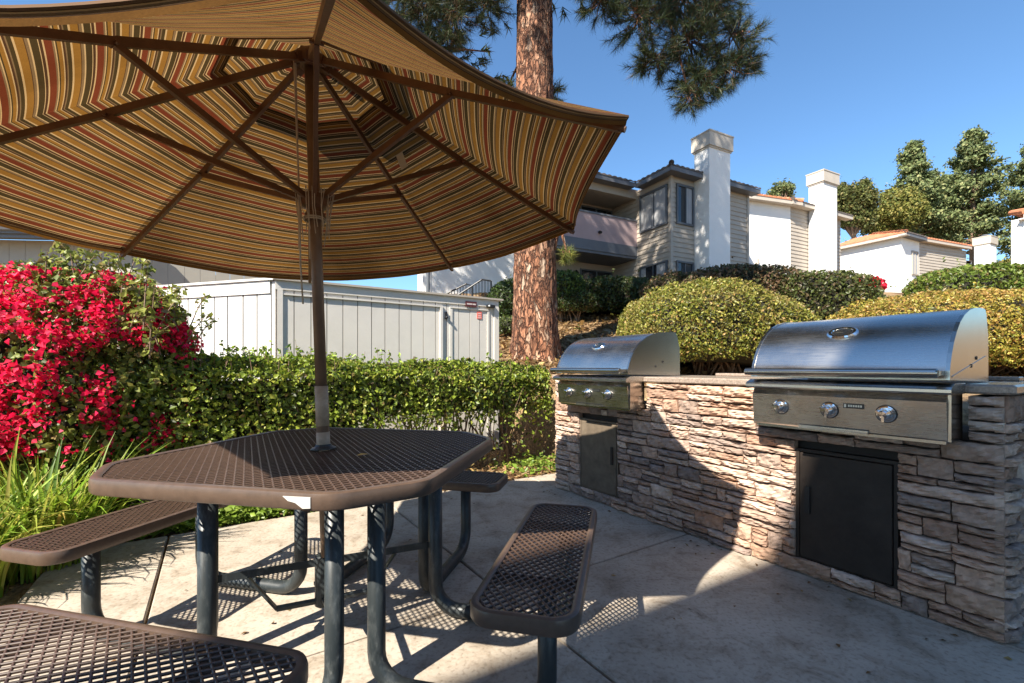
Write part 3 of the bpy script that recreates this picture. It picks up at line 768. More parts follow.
# ------------------------------------------------------------------ grills
def make_grill(m0):
    O = mn(m0, N0, CTOP); G = MN.copy(); G.translation = O
    t = thing('gas_grill', 'x', 'grill', O)
    W = .80
    prof = [(-.172,.018),(-.170,.055),(-.160,.085),(-.142,.125),(-.115,.170),(-.078,.214),(-.030,.255),(.03,.288),(.10,.312),(.18,.327),(.26,.333),(.335,.334),(.352,.330),(.366,.315),(.392,.235),(.400,.22),(.402,.002)]
    def loft(mb, x0, x1, off=0.0):
        a = []; b = []
        for k, (y, z) in enumerate(prof):
            p0 = prof[max(0, k-1)]; p1 = prof[min(len(prof)-1, k+1)]; tx, tz = p1[0]-p0[0], p1[1]-p0[1]; l = math.hypot(tx, tz)
            ny, nz2 = -tz/l*off, tx/l*off
            a.append(mb.V((x0, y+ny, z+nz2))); b.append(mb.V((x1, y+ny, z+nz2)))
        return a, b
    mb = MB(G); a, b = loft(mb, .012, W-.012)
    for k in range(len(a)-1): mb.F(a[k], b[k], b[k+1], a[k+1])
    hood = mb.build('hood', M['steel_h'], t, smooth=True)
    mb = MB(G)
    for (x0, x1, xc) in ((0, .014, -.001), (W-.014, W, W+.001)):
        mb = MB(G); a, b = loft(mb, x0, x1, .003)
        for k in range(len(a)-1): mb.F(a[k], b[k], b[k+1], a[k+1])
        mb.F(*a); mb.F(*reversed(b)); mb.F(a[0], a[-1], b[-1], b[0])
        mb.bar((xc, -.15, .03), (xc, .36, .12), .003, .004)    # pressed crease
        mb.build('side_panel', M['steel_side'], hood)
    for (yy, zz2) in ((.12,.075),(.20,.11)):
        mb = MB(G); mb.lathe([(.008,-.001),(.008,.003)], (W+.0005, yy, zz2), (1,0,0), 10); mb.build('vent_hole', M['black'], hood)
    mb = MB(G); mb.tube([(.0,-.232,.045),(.005,-.232,.045),(W-.025,-.232,.045),(W-.020,-.232,.045)], [.014,.019,.019,.014], 18)
    for x in (.03, W-.03): mb.bar((x, -.232, .045), (x, -.168, .045), .03, .018)
    mb.build('handle', M['steel_side'], hood, smooth='auto')
    # thermometer dial
    k = 5; c = Vector((.385, (prof[k][0]+prof[k+1][0])/2, (prof[k][1]+prof[k+1][1])/2)); nrm = Vector((0, -.64, .77))
    mb = MB(G); 
    Mx = G @ Matrix.Translation(c) @ Matrix(((1,0,0,0),(0,.77,-.64,0),(0,.64,.77,0),(0,0,0,1))) @ Matrix.Diagonal((1.45,.95,1,1))
    mb = MB(Mx); mb.lathe([(.046,-.004),(.046,.004),(.040,.010),(.032,.010),(.030,.006)], n=28); th = mb.build('thermometer', M['chrome'], hood, smooth=False)
    mb = MB(Mx); mb.lathe([(.029,.004),(.029,.0075)], n=24); mb.box(-.018,.002,-.0015,.0015,.0076,.009); mb.build('dial', M['steel_side'], th)
    # firebox lip and control panel
    mb = MB(G)
    lip = [(-.20,-.040),(-.207,-.032),(-.207,-.020),(-.198,-.010),(-.16,.004),(-.02,.004),(-.02,-.040)]
    a = [mb.V((-.012, y, z)) for y, z in lip]; b = [mb.V((W+.012, y, z)) for y, z in lip]; n = len(lip)
    for k in range(n): mb.F(a[k], b[k], b[(k+1) % n], a[(k+1) % n])
    mb.F(*reversed(a)); mb.F(*b)
    mb.build('front_ledge', M['steel_h'], t)
    mb = MB(G)
    pf = [(-.140,-.0405),(-.168,-.072),(-.153,-.226),(-.146,-.232),(-.05,-.232),(-.02,-.20),(-.02,-.0405)]
    a = [mb.V((.004, y, z)) for y, z in pf]; b = [mb.V((W-.012, y, z)) for y, z in pf]; n = len(pf)
    for k in range(n): mb.F(a[k], b[k], b[(k+1) % n], a[(k+1) % n])
    mb.F(*reversed(a)); mb.F(*b)
    pan = mb.build('control_panel', M['steel_h'], t)
    mb = MB(G); mb.box(W-.0115, W-.001, -.150, .0, -.232, -.041); mb.box(-.006, .0035, -.138, .0, -.236, -.041); mb.box(.01, W-.02, -.135, -.02, -.246, -.2325); mb.build('firebox_side', M['steel_side'], t)
    pn = Vector((0, -.9953, -.097)).normalized()
    for x in (.150, .372, .592):
        c = Vector((x, -.1625, -.135))
        mb = MB(G); mb.lathe([(.036,.0),(.036,.005),(.031,.007),(.026,.007),(.026,.016),(.023,.018)], c, pn, 24)
        kn = mb.build('knob', M['chrome'], pan, smooth=False)
        mb = MB(G); mb.lathe([(.021,.0185),(.020,.036),(.015,.041),(.002,.042)], c, pn, 20)
        for q in range(3):
            a = 2*PI*q/3+.5; dv = Vector((math.cos(a), 0, math.sin(a))); mb.bar(c+pn*.034, c+pn*.034+dv*.030, .010, .014, pn)
        mb.build('grip', M['chrome'], kn)
        mb = MB(G); mb.lathe([(.040,-.001),(.040,.0012),(.037,.0014)], c, pn, 24); mb.build('bezel', M['badge'], kn)
    mb = MB(G); mb.box(.430, .512, -.1665, -.156, -.121, -.098); bd = mb.build('name_plate', M['badge'], pan)
    mb = MB(G); x = .442
    mb.box(.434,.4425,-.1675,-.1666,-.117,-.102)
    for k in range(6): mb.box(.450+k*.0095, .450+k*.0095+.0062, -.1675, -.1666, -.114, -.1045)
    mb.build('lettering', M['letters'], bd)
    mb = MB(G); mb.box(.235, .525, -.164, -.150, -.2285, -.2195); mb.box(.235,.525,-.170,-.15,-.2335,-.2295); tr = mb.build('drip_tray', M['steel_h'], pan)
    mb = MB(G); mb.box(.235, .525, -.1595, -.150, -.2185, -.2145); mb.build('tray_gap', M['black'], tr)
    return t
random.seed(5)
gr1 = make_grill(-3.045)
def copy_tree(o, parent=None, depth=0):
    c = o.copy(); COL.objects.link(c); c.parent = parent
    for ch in [x for x in bpy.data.objects if x.parent == o and x is not c]: copy_tree(ch, c, depth+1)
    return c
gr2 = copy_tree(gr1); gr2.location = mn(-1.362, N0, CTOP)
gr1['label'] = 'stainless gas grill at the hedge end of the stone counter, hood lit by sun'; gr2['label'] = 'stainless gas grill nearest the camera, above the dark shaded door'
for g_ in (gr1, gr2): g_['group'] = 'built in gas grills on the counter'

# ------------------------------------------------------------------ long clipped hedge behind the table
NXn = np.array(NX); MXn = np.array(MX)
def hedge_box(m0, m1, n0, n1, z0, z1, n, holes=False):
    """points on front (m1 side), top, ends, with noise"""
    Lf = n1-n0; W_ = m1-m0; H = z1-z0
    areas = np.array([Lf*H*1.25, Lf*W_, W_*H, W_*H, Lf*H*.35]); cnt = (areas/areas.sum()*n).astype(int)
    out = []; nn = []
    def addp(k, m, nq, z, nor): out.append(np.stack([m, nq, z], 1)); nn.append(np.tile(nor, (k, 1)))
    u = lambda k, a, b: rng.uniform(a, b, k)
    k = cnt[0]; addp(k, np.full(k, m1), u(k, n0, n1), z0+(H)*u(k, 0, 1), (1, 0, .15))
    k = cnt[1]; addp(k, u(k, m0, m1), u(k, n0, n1), np.full(k, z1), (0, 0, 1))
    k = cnt[2]; addp(k, u(k, m0, m1), np.full(k, n0), u(k, z0, z1), (0, -1, .1))
    k = cnt[3]; addp(k, u(k, m0, m1), np.full(k, n1), u(k, z0, z1), (0, 1, .1))
    k = cnt[4]; addp(k, np.full(k, m0), u(k, n0, n1), u(k, z0, z1), (-1, 0, .1))
    P = np.concatenate(out); N = np.array(np.concatenate(nn), float)
    # round the long top edges
    lump = nz(P, 1.7, 21)*.055+nz(P, 5, 22)*.035
    P = P+N*lump[:, None]-N*(np.abs(rng.normal(size=len(P)))*.075)[:, None]
    top = np.clip((P[:, 2]-(z1-.16))/.16, 0, 1); edge = np.clip((P[:, 0]-(m1-.16))/.16, 0, 1)
    P[:, 2] -= .09*edge**2*top; P[:, 0] -= .09*top**2*edge
    return P, N
def mn2w(P): return P[:, :1]*MXn+P[:, 1:2]*NXn+np.stack([0*P[:, 2], 0*P[:, 2], P[:, 2]], 1)
pal_h = [(.22,.29,.035),(.33,.40,.05),(.46,.48,.08),(.13,.18,.03),(.05,.065,.016),(.22,.16,.06),(.42,.40,.10)]
hedge = thing('clipped_hedge', 'long clipped green hedge running behind the picnic table to the stone counter', 'hedge', mn(-4.45, 1.2, 0))
P, N = hedge_box(-4.95, -4.08, -.75, 3.22, .02, 1.13, 46000)
P = P.copy(); P[:, 2] += np.interp(P[:, 1], [-.75, .8, 3.2], [.05, .045, -.02])*np.clip(P[:, 2], 0, 1)
# thin bottom, more open towards the counter end
dens = np.clip((P[:, 2]-.30-.22*np.clip((P[:, 1]-1.0)/1.6, 0, 1)+.16*nz(P, 2.3, 31))/.30, .05, 1)
dens = np.where(P[:, 1] < .6, np.maximum(dens, .55), dens)
keep = rng.uniform(0, 1, len(P)) < dens; P, N = P[keep], N[keep]
leaves('foliage', mn2w(P), mn2w(N), .042, pal_h, [5, 4, 2, 5, 3, 1.2, .7], M['leaf'], hedge, aspect=.62, jit=.85)
# fresh shoots standing above the top
mb = MB(MN); SP = []; SN = []
for k in range(150):
    m = random.uniform(-4.75, -4.1); n = random.choice((random.uniform(-.7, 3.1), random.gauss(.15, .5), random.gauss(.15,.5))); 
    if not -.75 < n < 3.15: continue
    h = random.uniform(.03, .13) if random.random() < .85 else random.uniform(.12, .22)
    z0 = 1.10+.04*(n < 1.5); dx = random.gauss(0, .03); dy = random.gauss(0, .03)
    mb.tube([(m, n, z0-.08), (m+dx, n+dy, z0+h)], [.003, .0015], 4, False)
    for q in range(int(4+h*45)):
        t = random.uniform(.1, 1.05); a = random.uniform(0, 6.28)
        SP.append((m+dx*t+.014*math.cos(a), n+dy*t+.014*math.sin(a), z0+h*t)); SN.append((math.cos(a)*.6, math.sin(a)*.6, .8))
leaves('fresh_shoots', mn2w(np.array(SP)), mn2w(np.array(SN)), .044, [(.22,.32,.03),(.32,.42,.05),(.16,.25,.03)], [3, 2, 2], M['leaf'], hedge, aspect=.45, jit=.5)
for k in range(75):
    n0_ = random.uniform(-.6, 3.1) if k > 30 else random.uniform(1.2, 3.1); m0_ = random.uniform(-4.8, -4.3)
    pts = [(m0_, n0_, -.04)]
    a = random.uniform(-1, 1)*.35; b = random.uniform(-.1, .35)
    for t in (.25, .5, .75, 1): pts.append((m0_+b*t+random.gauss(0, .025), n0_+a*t+random.gauss(0, .03), t*random.uniform(.75, 1.0)))
    r = random.uniform(.008, .017); mb.tube(pts, [r, r*.85, r*.65, r*.45, r*.2], 6, False)
for k in range(260):   # fine bare twigs just under the face
    n0_ = random.uniform(-.7, 3.15); z = random.uniform(.25, 1.02); m0_ = random.uniform(-4.30, -4.14)
    mb.tube([(m0_, n0_, z), (m0_+random.uniform(-.02,.09), n0_+random.uniform(-.14,.14), z+random.uniform(.02,.16))], [.0035, .0015], 4, False)
mb.build('branch', M['twig'], hedge)
mb = MB(MN); mb.box(-4.75, -4.34, -.5, 1.1, .10, .98); mb.box(-4.72, -4.36, 1.1, 3.05, .62, .98); mb.build('shade_core', M['gap_shade'], hedge)  # boxes coloured dark in place of the shade inside the hedge

# ------------------------------------------------------------------ bougainvillea
bg_c = Vector((-3.25, 3.28, .0))
boug = thing('bougainvillea', 'big red flowering bougainvillea bush at the left edge, beside the hedge', 'flowering shrub', bg_c)
P, N = super_pts((-3.47, 3.35, .84), (1.04, .65, 1.0), 24000, 2.3, .13, .16, 1.8, 41, -.8)
pal_b = [(.16,.20,.035),(.26,.30,.06),(.38,.38,.10),(.08,.11,.025),(.30,.22,.08)]
leaves('foliage', P, N, .044, pal_b, [4, 3, 2, 4, 1], M['leaf'], boug, aspect=.66)
P, N = super_pts((-3.47, 3.35, .84), (1.05, .66, 1.0), 60000, 2.3, .05, .16, 1.8, 41, -.75)
f1 = nz(P, 2.3, 52)+.5*nz(P, 6, 53); hz = P[:, 2]
want = .8*f1+.62*np.exp(-((hz-1.48)/.22)**2)+.75*np.exp(-((hz-.80)/.34)**2)*(P[:, 0] < -2.66)-.38*np.exp(-((hz-1.18)/.07)**2)-.9*(hz > 1.74)-.9*(P[:, 0] > -2.45)*(hz < 1.25)-.7*(P[:, 0] > -2.75)*(hz > 1.52)
want = want+.38*nz(P, 11, 54)-.10; k = want+.18*rng.normal(size=len(P)) > .11; P, N = P[k]+N[k]*(.01+.05*rng.random((k.sum(), 1))), N[k]
P = P[:23000]; N = N[:23000]
leaves('flower', P, N, .031, [(.78,.012,.07),(.84,.022,.10),(.55,.008,.045),(.88,.09,.17)], [4, 3, 2, 1.4], M['petal'], boug, aspect=.95, fold=.6, jit=1.3)
mb = MB(); SP = []; SN = []; FP = []
for k in range(84):
    x = random.uniform(-3.3, -2.45); y = random.uniform(3.05, 3.6); z = 1.45+random.uniform(-.1, .1)
    if x > -2.8: z -= .2
    h = random.uniform(.18, .56); a = random.uniform(0, 6.28); b = random.uniform(.03, .22)
    pts = [Vector((x, y, z))+Vector((math.cos(a)*b*t**1.5, math.sin(a)*b*t**1.5, h*t-.12*b*t*t)) for t in (0, .3, .6, .85, 1)]
    mb.tube(pts, [.006, .005, .004, .003, .001], 5, False)
    for q in range(int(h*95)):
        t = random.uniform(0.05, 1); i = min(3, int(t*4)); p_ = pts[i].lerp(pts[i+1], t*4-i); c = random.uniform(0, 6.28)
        SP.append(p_+Vector((math.cos(c)*.03, math.sin(c)*.03, 0))); SN.append((math.cos(c)*.4, math.sin(c)*.4, .8))
leaves('foliage', np.array([tuple(v) for v in SP]), np.array(SN), .045, [(.22,.25,.05),(.34,.36,.09),(.30,.24,.09),(.14,.17,.04)], [4, 3, 1.5, 2], M['leaf'], boug, aspect=.62, jit=.7)
stems(mb, -3.3, 3.35, 0, 1.3, (.7, .45), 30, .016)
mb.build('branch', M['twig'], boug)
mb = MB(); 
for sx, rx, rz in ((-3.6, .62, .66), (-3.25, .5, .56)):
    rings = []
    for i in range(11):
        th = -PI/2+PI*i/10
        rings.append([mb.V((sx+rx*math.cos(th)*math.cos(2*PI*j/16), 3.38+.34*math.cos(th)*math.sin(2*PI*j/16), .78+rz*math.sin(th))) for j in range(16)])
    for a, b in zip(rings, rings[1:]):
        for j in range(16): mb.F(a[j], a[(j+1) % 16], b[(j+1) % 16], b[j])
mb.build('shade_core', M['gap_shade'], boug)  # dark blobs giving the bush its inner shade by colour

# ------------------------------------------------------------------ strappy clump plants in front of it
def blades(name, label, cx, cy, rad, n, Lr, wd, pal, cat='plant', group=None):
    t = thing(name, label, cat, (cx, cy, -.03), group); V = []; Fc = []; C = []
    for k in range(n):
        a = random.uniform(0, 2*PI); r = rad*math.sqrt(random.random()); bx, by = cx+r*math.cos(a), cy+r*math.sin(a)
        a2 = a+random.gauss(0, .7); L = random.uniform(*Lr); lean = random.uniform(.15, 1.1); c = random.choice(pal); c = [q*random.uniform(.8, 1.2) for q in c]
        d = np.array((math.cos(a2), math.sin(a2), 0)); side = np.array((-math.sin(a2), math.cos(a2), 0)); p = np.array((bx, by, -.03)); th = PI/2-random.uniform(0, .35); w0 = wd*random.uniform(.7, 1.2)
        ns = 7; base = len(V)
        for i in range(ns+1):
            t_ = i/ns; w_ = w0*(1-t_**2.2)*(.6+.8*min(1, t_*3))*.5+.0006
            up = np.array((0, 0, 1.)); f_ = np.cross(side, d*math.cos(th)+up*math.sin(th))
            V += [p-side*w_, p+f_*w_*.35, p+side*w_]; C += [c, c, c]
            p = p+(d*math.cos(th)+up*math.sin(th))*L/ns; th -= lean*2.3/ns*(.4+1.3*t_)
        for i in range(ns):
            q = base+i*3; Fc += [(q, q+1, q+4, q+3), (q+1, q+2, q+5, q+4)]
    np_mesh('leaf_blades', np.array(V), np.array(Fc), M['grass'], t, np.array(C)); return t
pal_g = [(.28,.38,.04),(.36,.45,.06),(.18,.27,.03),(.46,.50,.11),(.11,.17,.025)]
blades('strap_leaf_plant', 'large bright green strappy grass clump behind the left bench seat', -2.70, 2.58, .27, 560, (.45, .80), .017, pal_g, group='strappy clump plants')
blades('strap_leaf_plant', 'bright green strappy clump cut by the left edge, nearest the camera', -2.70, 2.14, .22, 420, (.40, .70), .016, pal_g, group='strappy clump plants')
blades('strap_leaf_plant', 'small strappy clump under the bougainvillea, furthest back', -3.05, 2.85, .24, 260, (.45, .75), .016, pal_g, group='strappy clump plants')
# low ground cover between patio and hedge
n = 5200; Pg = np.stack([rng.uniform(-4.15, -3.72, n)+.12*rng.normal(size=n)*0, rng.uniform(-.95, 1.35, n), np.abs(rng.normal(size=n))*.05], 1)
Pg = Pg[rng.uniform(0, 1, n) < np.interp(Pg[:, 1], [-.95, .7, 1.35], [1, .8, .1])]
extra = np.stack([rng.uniform(-4.3, -3.74, 420), rng.normal(2.95, .22, 420), np.abs(rng.normal(size=420))*.05], 1)
Pg = np.concatenate([Pg, extra]); Wp = mn2w(Pg)
o = leaves('ground_cover', Wp, np.tile((0, 0, 1.), (len(Wp), 1)), .055, [(.20,.30,.04),(.30,.40,.07),(.12,.19,.03)], [3, 2, 2], M['leaf'], None, aspect=.7, jit=.5)
tag(o, 'low leafy green ground cover along the patio edge under the hedge', 'ground cover', kind='stuff')
# small dry leaves and debris on the slabs
n = 150; Pd = np.stack([rng.uniform(-3.6, 1.5, n), rng.uniform(-.6, 2.55, n), np.full(n, .006)], 1); Pd[:60, 1] = 2.58-np.abs(rng.normal(size=60))*.10
Wd = mn2w(Pd); o = leaves('leaf_debris', Wd, np.tile((0, 0, 1.), (n, 1)), .022, [(.20,.11,.05),(.12,.07,.035),(.32,.22,.08)], [2, 2, 1], M['leaf_matte'], None, jit=.25)
tag(o, 'tiny dry leaves and debris scattered over the concrete slabs', 'litter', kind='stuff')
# straw, bark and pine needle litter
def litter(name, label, P, size, pal):
    n = len(P); a = rng.uniform(0, 2*PI, n); d = np.stack([np.cos(a), np.sin(a), rng.normal(0, .25, n)], 1); s = np.stack([-np.sin(a), np.cos(a), 0*a], 1)
    L = (size*rng.uniform(.5, 1.4, n))[:, None]; w_ = L*rng.uniform(.03, .14, (n, 1))
    V = np.stack([P-d*L/2-s*w_, P-d*L/2+s*w_, P+d*L/2+s*w_*.6+np.array((0, 0, .006)), P+d*L/2-s*w_*.6+np.array((0, 0, .006))], 1).reshape(-1, 3)
    k = np.arange(n)*4; F = np.stack([k, k+1, k+2, k+3], 1); pal = np.array(pal)
    c = np.repeat(pal[rng.integers(0, len(pal), n)]*rng.uniform(.7, 1.25, (n, 1)), 4, 0)
    o = np_mesh(name, V, F, M['leaf_matte'], None, c); return tag(o, label, 'litter', kind='stuff')
pal_l = [(.40,.26,.13),(.30,.17,.08),(.50,.37,.20),(.20,.11,.055),(.45,.30,.12)]
n = 2600; Pm = np.stack([rng.uniform(-5.0, -3.70, n), rng.uniform(1.3, 3.5, n), rng.uniform(-.03, .02, n)], 1)
litter('pine_straw', 'brown pine straw scattered beneath the hedge', mn2w(Pm), .12, pal_l)
n = 30000; X = rng.uniform(-1.2, 9, n); Y = 5.2+rng.uniform(0, 1, n)**1.4*12.5; hn = X*NX.x+Y*NX.y; k = hn > 3.6; X, Y = X[k], Y[k]
sz = .10+.012*Y
litter('slope_straw', 'dry straw and mulch litter over the slope behind the counter', np.stack([X, Y, ground_h(X, Y)+.015], 1), sz, pal_l)
n = 9000; X = rng.uniform(.2, 5.2, n); Y = rng.uniform(7.5, 14, n); f = nz(np.stack([X, Y, 0*X], 1), .9, 77); k = f > .35; X, Y = X[k], Y[k]
P = np.stack([X, Y, ground_h(X, Y)+.05+np.abs(rng.normal(size=len(X)))*.06], 1)
tag(leaves('slope_plants', P, np.tile((0, 0, 1.), (len(P), 1)), .09, [(.16,.20,.04),(.09,.12,.03),(.24,.22,.06)], [3, 3, 1], M['leaf_matte'], None, jit=.8), 'patches of low green plants on the straw slope', 'ground cover', kind='stuff')

# ------------------------------------------------------------------ bushes on the slope
pal_y = [(.26,.27,.045),(.36,.33,.06),(.46,.30,.10),(.16,.19,.03),(.44,.40,.09),(.10,.12,.02)]
bush('rounded_shrub', 'broad yellow green clipped shrub with bare stems between the two grills', 'shrub', (3.05, 6.75, 1.66), (1.43, 1.0, .68), 44000, .039, pal_y, [5,2,1.5,5,1.5,3], 3.1, -.72, nst=46, lump=.10, depth=.10, foot=.93, seed=61, patch=(.30,.21,.08), shape=lambda P: P-np.stack([0*P[:,0], 0*P[:,0], .20*np.clip(P[:,0]-3.0, 0, 9)*np.clip((P[:,2]-1.1)/.6, 0, 1.6)+.05*np.clip(2.6-P[:,0], 0, 9)], 1), group='clipped shrubs on the slope')
bush('rounded_shrub', 'wide golden clipped hedge shrub behind the nearest grill at the right edge', 'shrub', (7.35, 6.9, 1.58), (2.42, 1.0, .66), 58000, .042, [(.36,.32,.055),(.44,.33,.065),(.46,.27,.08),(.26,.27,.045),(.48,.42,.09),(.14,.17,.03)], [4,3,3,3,2,1.5], 2.7, -.74, nst=60, lump=.10, depth=.10, foot=.93, seed=62, patch=(.42,.24,.08), group='clipped shrubs on the slope')
pal_r = [(.16,.11,.055),(.10,.11,.035),(.22,.13,.075),(.07,.075,.028),(.27,.18,.10)]
bush('clipped_shrub', 'dark reddish brown clipped hedge in front of the chimney of the tan building', 'shrub', (5.35, 10.6, 2.80), (1.60, .75, .62), 15000, .075, pal_r, [4,3,3,3,1], 3.0, -.9, nst=10, lump=.06, seed=63)
bush('clipped_shrub', 'dark clipped hedge in front of the white wall, right of the reddish one', 'shrub', (6.95, 10.3, 2.52), (1.22, .75, .72), 12000, .075, [(.09,.115,.03),(.13,.14,.04),(.14,.10,.05),(.06,.07,.02)], [4,3,2,3], 3.0, -.9, nst=10, lump=.06, seed=64)
bush('clipped_shrub', 'green clipped hedge at the right edge below the far white houses', 'shrub', (14.3, 13.1, 3.2), (2.75, .9, .80), 17000, .095, [(.13,.19,.03),(.18,.23,.04),(.09,.12,.02),(.22,.17,.06)], [4,3,3,1], 3.2, -.8, nst=16, lump=.05, seed=65)
bush('rounded_shrub', 'smooth round dark green shrub left of the pine trunk', 'shrub', (.02, 12.0, 2.72), (.72, .6, .72), 6500, .07, [(.05,.085,.02),(.08,.12,.025),(.03,.05,.014)], [4,2,3], 2.1, -.8, nst=8, lump=.04, seed=66)
bush('low_shrub', 'small low dark shrub at the foot of the round one, left of the trunk', 'shrub', (-.12, 9.6, 1.95), (.34, .28, .24), 1800, .06, [(.08,.11,.025),(.13,.16,.04),(.05,.07,.02)], [4,2,3], 2.0, -.7, nst=6, lump=.12, seed=67)
bush('rounded_shrub', 'bright green shrub just right of the pine trunk', 'shrub', (1.28, 11.5, 3.05), (.55, .5, .50), 4800, .07, [(.10,.15,.025),(.15,.2,.035),(.05,.075,.02)], [4,2,3], 2.2, -.8, nst=8, lump=.12, seed=68)
bush('clipped_shrub', 'dark green hedge row below the mauve balcony', 'shrub', (2.75, 12.4, 2.98), (1.45, .6, .56), 10500, .08, [(.06,.085,.022),(.09,.115,.03),(.04,.055,.016),(.12,.085,.04)], [4,3,3,1], 3.0, -.8, nst=10, lump=.09, seed=69)
bush('low_shrub', 'sprawling dark shrub on the slope under the hedge row', 'shrub', (1.55, 11.3, 2.66), (.62, .4, .30), 3800, .07, [(.07,.10,.025),(.11,.14,.03),(.05,.06,.018),(.14,.09,.04)], [4,2,3,1], 2.0, -.7, nst=8, lump=.2, seed=70)
bush('low_shrub', 'shaggy brown green shrub at the foot of the balcony wing, beside the big yellow shrub', 'shrub', (4.05, 11.0, 2.80), (.9, .6, .58), 7000, .07, pal_r, [3,4,2,3,1], 2.2, -.8, nst=8, lump=.12, seed=71)
fb = bush('flowering_shrub', 'small shrub with red flowers in front of the far white house', 'flowering shrub', (9.1, 12.1, 3.02), (.62, .5, .42), 3500, .09, [(.14,.20,.04),(.22,.28,.05),(.08,.11,.02)], [3,3,2], 2.1, -.8, nst=6, lump=.15, seed=72)
P, N = super_pts((9.2, 12.0, 3.16), (.50, .5, .34), 900, 2.1, .04, .15, 2, 72, -.2)
leaves('flower', P, N, .085, [(.75,.03,.07),(.6,.02,.05)], [2, 1], M['petal'], fb, aspect=.9)
bush('low_shrub', 'bright yellow green shrub between the dark hedge and the golden shrub', 'shrub', (8.15, 10.9, 2.55), (.62, .5, .45), 3200, .08, [(.26,.34,.05),(.16,.22,.03),(.34,.36,.08)], [3,2,2], 2.1, -.8, nst=6, lump=.15, seed=73)

# ------------------------------------------------------------------ pine
pine = thing('pine_tree', 'tall pine with thick flaking orange bark trunk and drooping needle branches', 'tree', (.42, 8.0, 1.2))
nr, na = 420, 120; Z = np.linspace(.95, 22, nr); A = np.linspace(0, 2*PI, na, endpoint=False)
rad = np.interp(Z, [.95, 1.3, 1.8, 3, 7.5, 12, 22], [.60, .45, .39, .355, .30, .26, .05])
cx = .40-.0+.10*np.sin((Z-1)/7)-.022*(Z-1)*.6; cy = 8.0+.0*Z
AA, ZZ = np.meshgrid(A, Z)
# plated bark relief
u = AA*5.2; v = ZZ*2.6; Pq = np.stack([np.cos(AA)*1.15, np.sin(AA)*1.15, ZZ*.38], -1).reshape(-1, 3)
r_ = np.random.default_rng(9); seeds = np.stack([np.cos(r_.uniform(0, 2*PI, 4600)), np.zeros(4600), r_.uniform(.3, 22.5, 4600)*.38], 1); th_ = r_.uniform(0, 2*PI, 4600); seeds[:, 0] = np.cos(th_)*1.15; seeds[:, 1] = np.sin(th_)*1.15
dd1 = np.full(len(Pq), 9.); dd2 = np.full(len(Pq), 9.)
o_ = np.argsort(seeds[:, 2]); seeds = seeds[o_]
for k in range(0, nr):
    sl_ = slice(k*na, (k+1)*na); z = Z[k]*.38; a0, a1 = np.searchsorted(seeds[:, 2], [z-.45, z+.45]); S = seeds[a0:a1]
    if len(S) < 2: continue
    D = np.sqrt(((Pq[sl_, None, :]-S[None])**2).sum(-1)); D.sort(1); dd1[sl_] = D[:, 0]; dd2[sl_] = D[:, 1]
edge = np.clip((dd2-dd1)/.09, 0, 1).reshape(nr, na)
flut = 1+np.interp(ZZ, [1, 1.6, 2.4], [.16, .05, 0])*np.sin(AA*5+.7)
rr = rad[:, None]*flut*(1+.02*nz(Pq, 2, 3).reshape(nr, na))+.020*edge*np.minimum(1, rad[:, None]/.3)+.006*nz(Pq, 9, 4).reshape(nr, na)
V = np.stack([cx[:, None]+rr*np.cos(AA), cy[:, None]+rr*np.sin(AA), ZZ], -1).reshape(-1, 3)
ii = np.arange(nr*na).reshape(nr, na); F = np.stack([ii[:-1], np.roll(ii[:-1], -1, 1), np.roll(ii[1:], -1, 1), ii[1:]], -1).reshape(-1, 4)
np_mesh('trunk', V, F, M['bark'], pine, smooth=True)
TW = []   # twig segments
def tufts(name, C, D, npt, L, wdt, pal, wts, parent, spread=.75):
    """C tuft bases, D tuft directions; npt needles each"""
    n = len(C)*npt; C = np.repeat(C, npt, 0); D = np.repeat(D, npt, 0)
    along = rng.uniform(-.5, .3, (n, 1))*L
    d = D+rng.normal(size=(n, 3))*spread; d /= np.linalg.norm(d, axis=1)[:, None]
    s = np.cross(d, rng.normal(size=(n, 3))); s /= np.linalg.norm(s, axis=1)[:, None]
    b = C+D*along; l = L*rng.uniform(.6, 1.1, (n, 1)); tip = b+d*l; tip[:, 2] -= (l[:, 0]*.12)
    V = np.stack([b-s*wdt/2, b+s*wdt/2, tip], 1).reshape(-1, 3); k = np.arange(n)*3; pal = np.array(pal)
    c = pal[rng.choice(len(pal), n, p=np.array(wts)/sum(wts))]*rng.uniform(.75, 1.25, (n, 1))
    return np_mesh(name, V, np.stack([k, k+1, k+2], 1), M['needle'], parent, np.repeat(c, 3, 0))
pal_n = [(.036,.058,.024),(.06,.085,.03),(.024,.038,.017),(.13,.14,.05),(.10,.058,.03)]
def cluster_tufts(cl, n_per, hub, mb):
    C = []; D = []
    for (c, r) in cl:
        c = Vector(c)
        # a limb to the cluster then twigs
        mid = hub.lerp(c, .5)+Vector((0, 0, .35)); base = [hub.lerp(c, t)+Vector((0, 0, .5*math.sin(PI*t)*.8)) for t in (0, .3, .6, .85, 1)]
        mb.tube(base, [.05, .04, .028, .018, .012], 7, False)
        for k in range(int(n_per*1.5*r*r/.25)+6):
            v = Vector(rng.normal(size=3)).normalized()*r*random.uniform(.25, 1)**.6; v.z *= .8; e = c+v
            s0 = c+v*.15+Vector((random.gauss(0, .05), random.gauss(0, .05), .08))
            m_ = s0.lerp(e, .5)+Vector((0, 0, -.05)); mb.tube([s0, m_, e], [.009, .006, .004], 4, False)
            dr = (e-m_).normalized()+Vector((0, 0, .1)); dr.normalize(); C.append(tuple(e)); D.append(tuple(dr))
            if random.random() < .5: C.append(tuple(m_.lerp(e, .4))); D.append(tuple((dr+Vector(rng.normal(size=3))*.5).normalized()))
    return np.array(C), np.array(D)
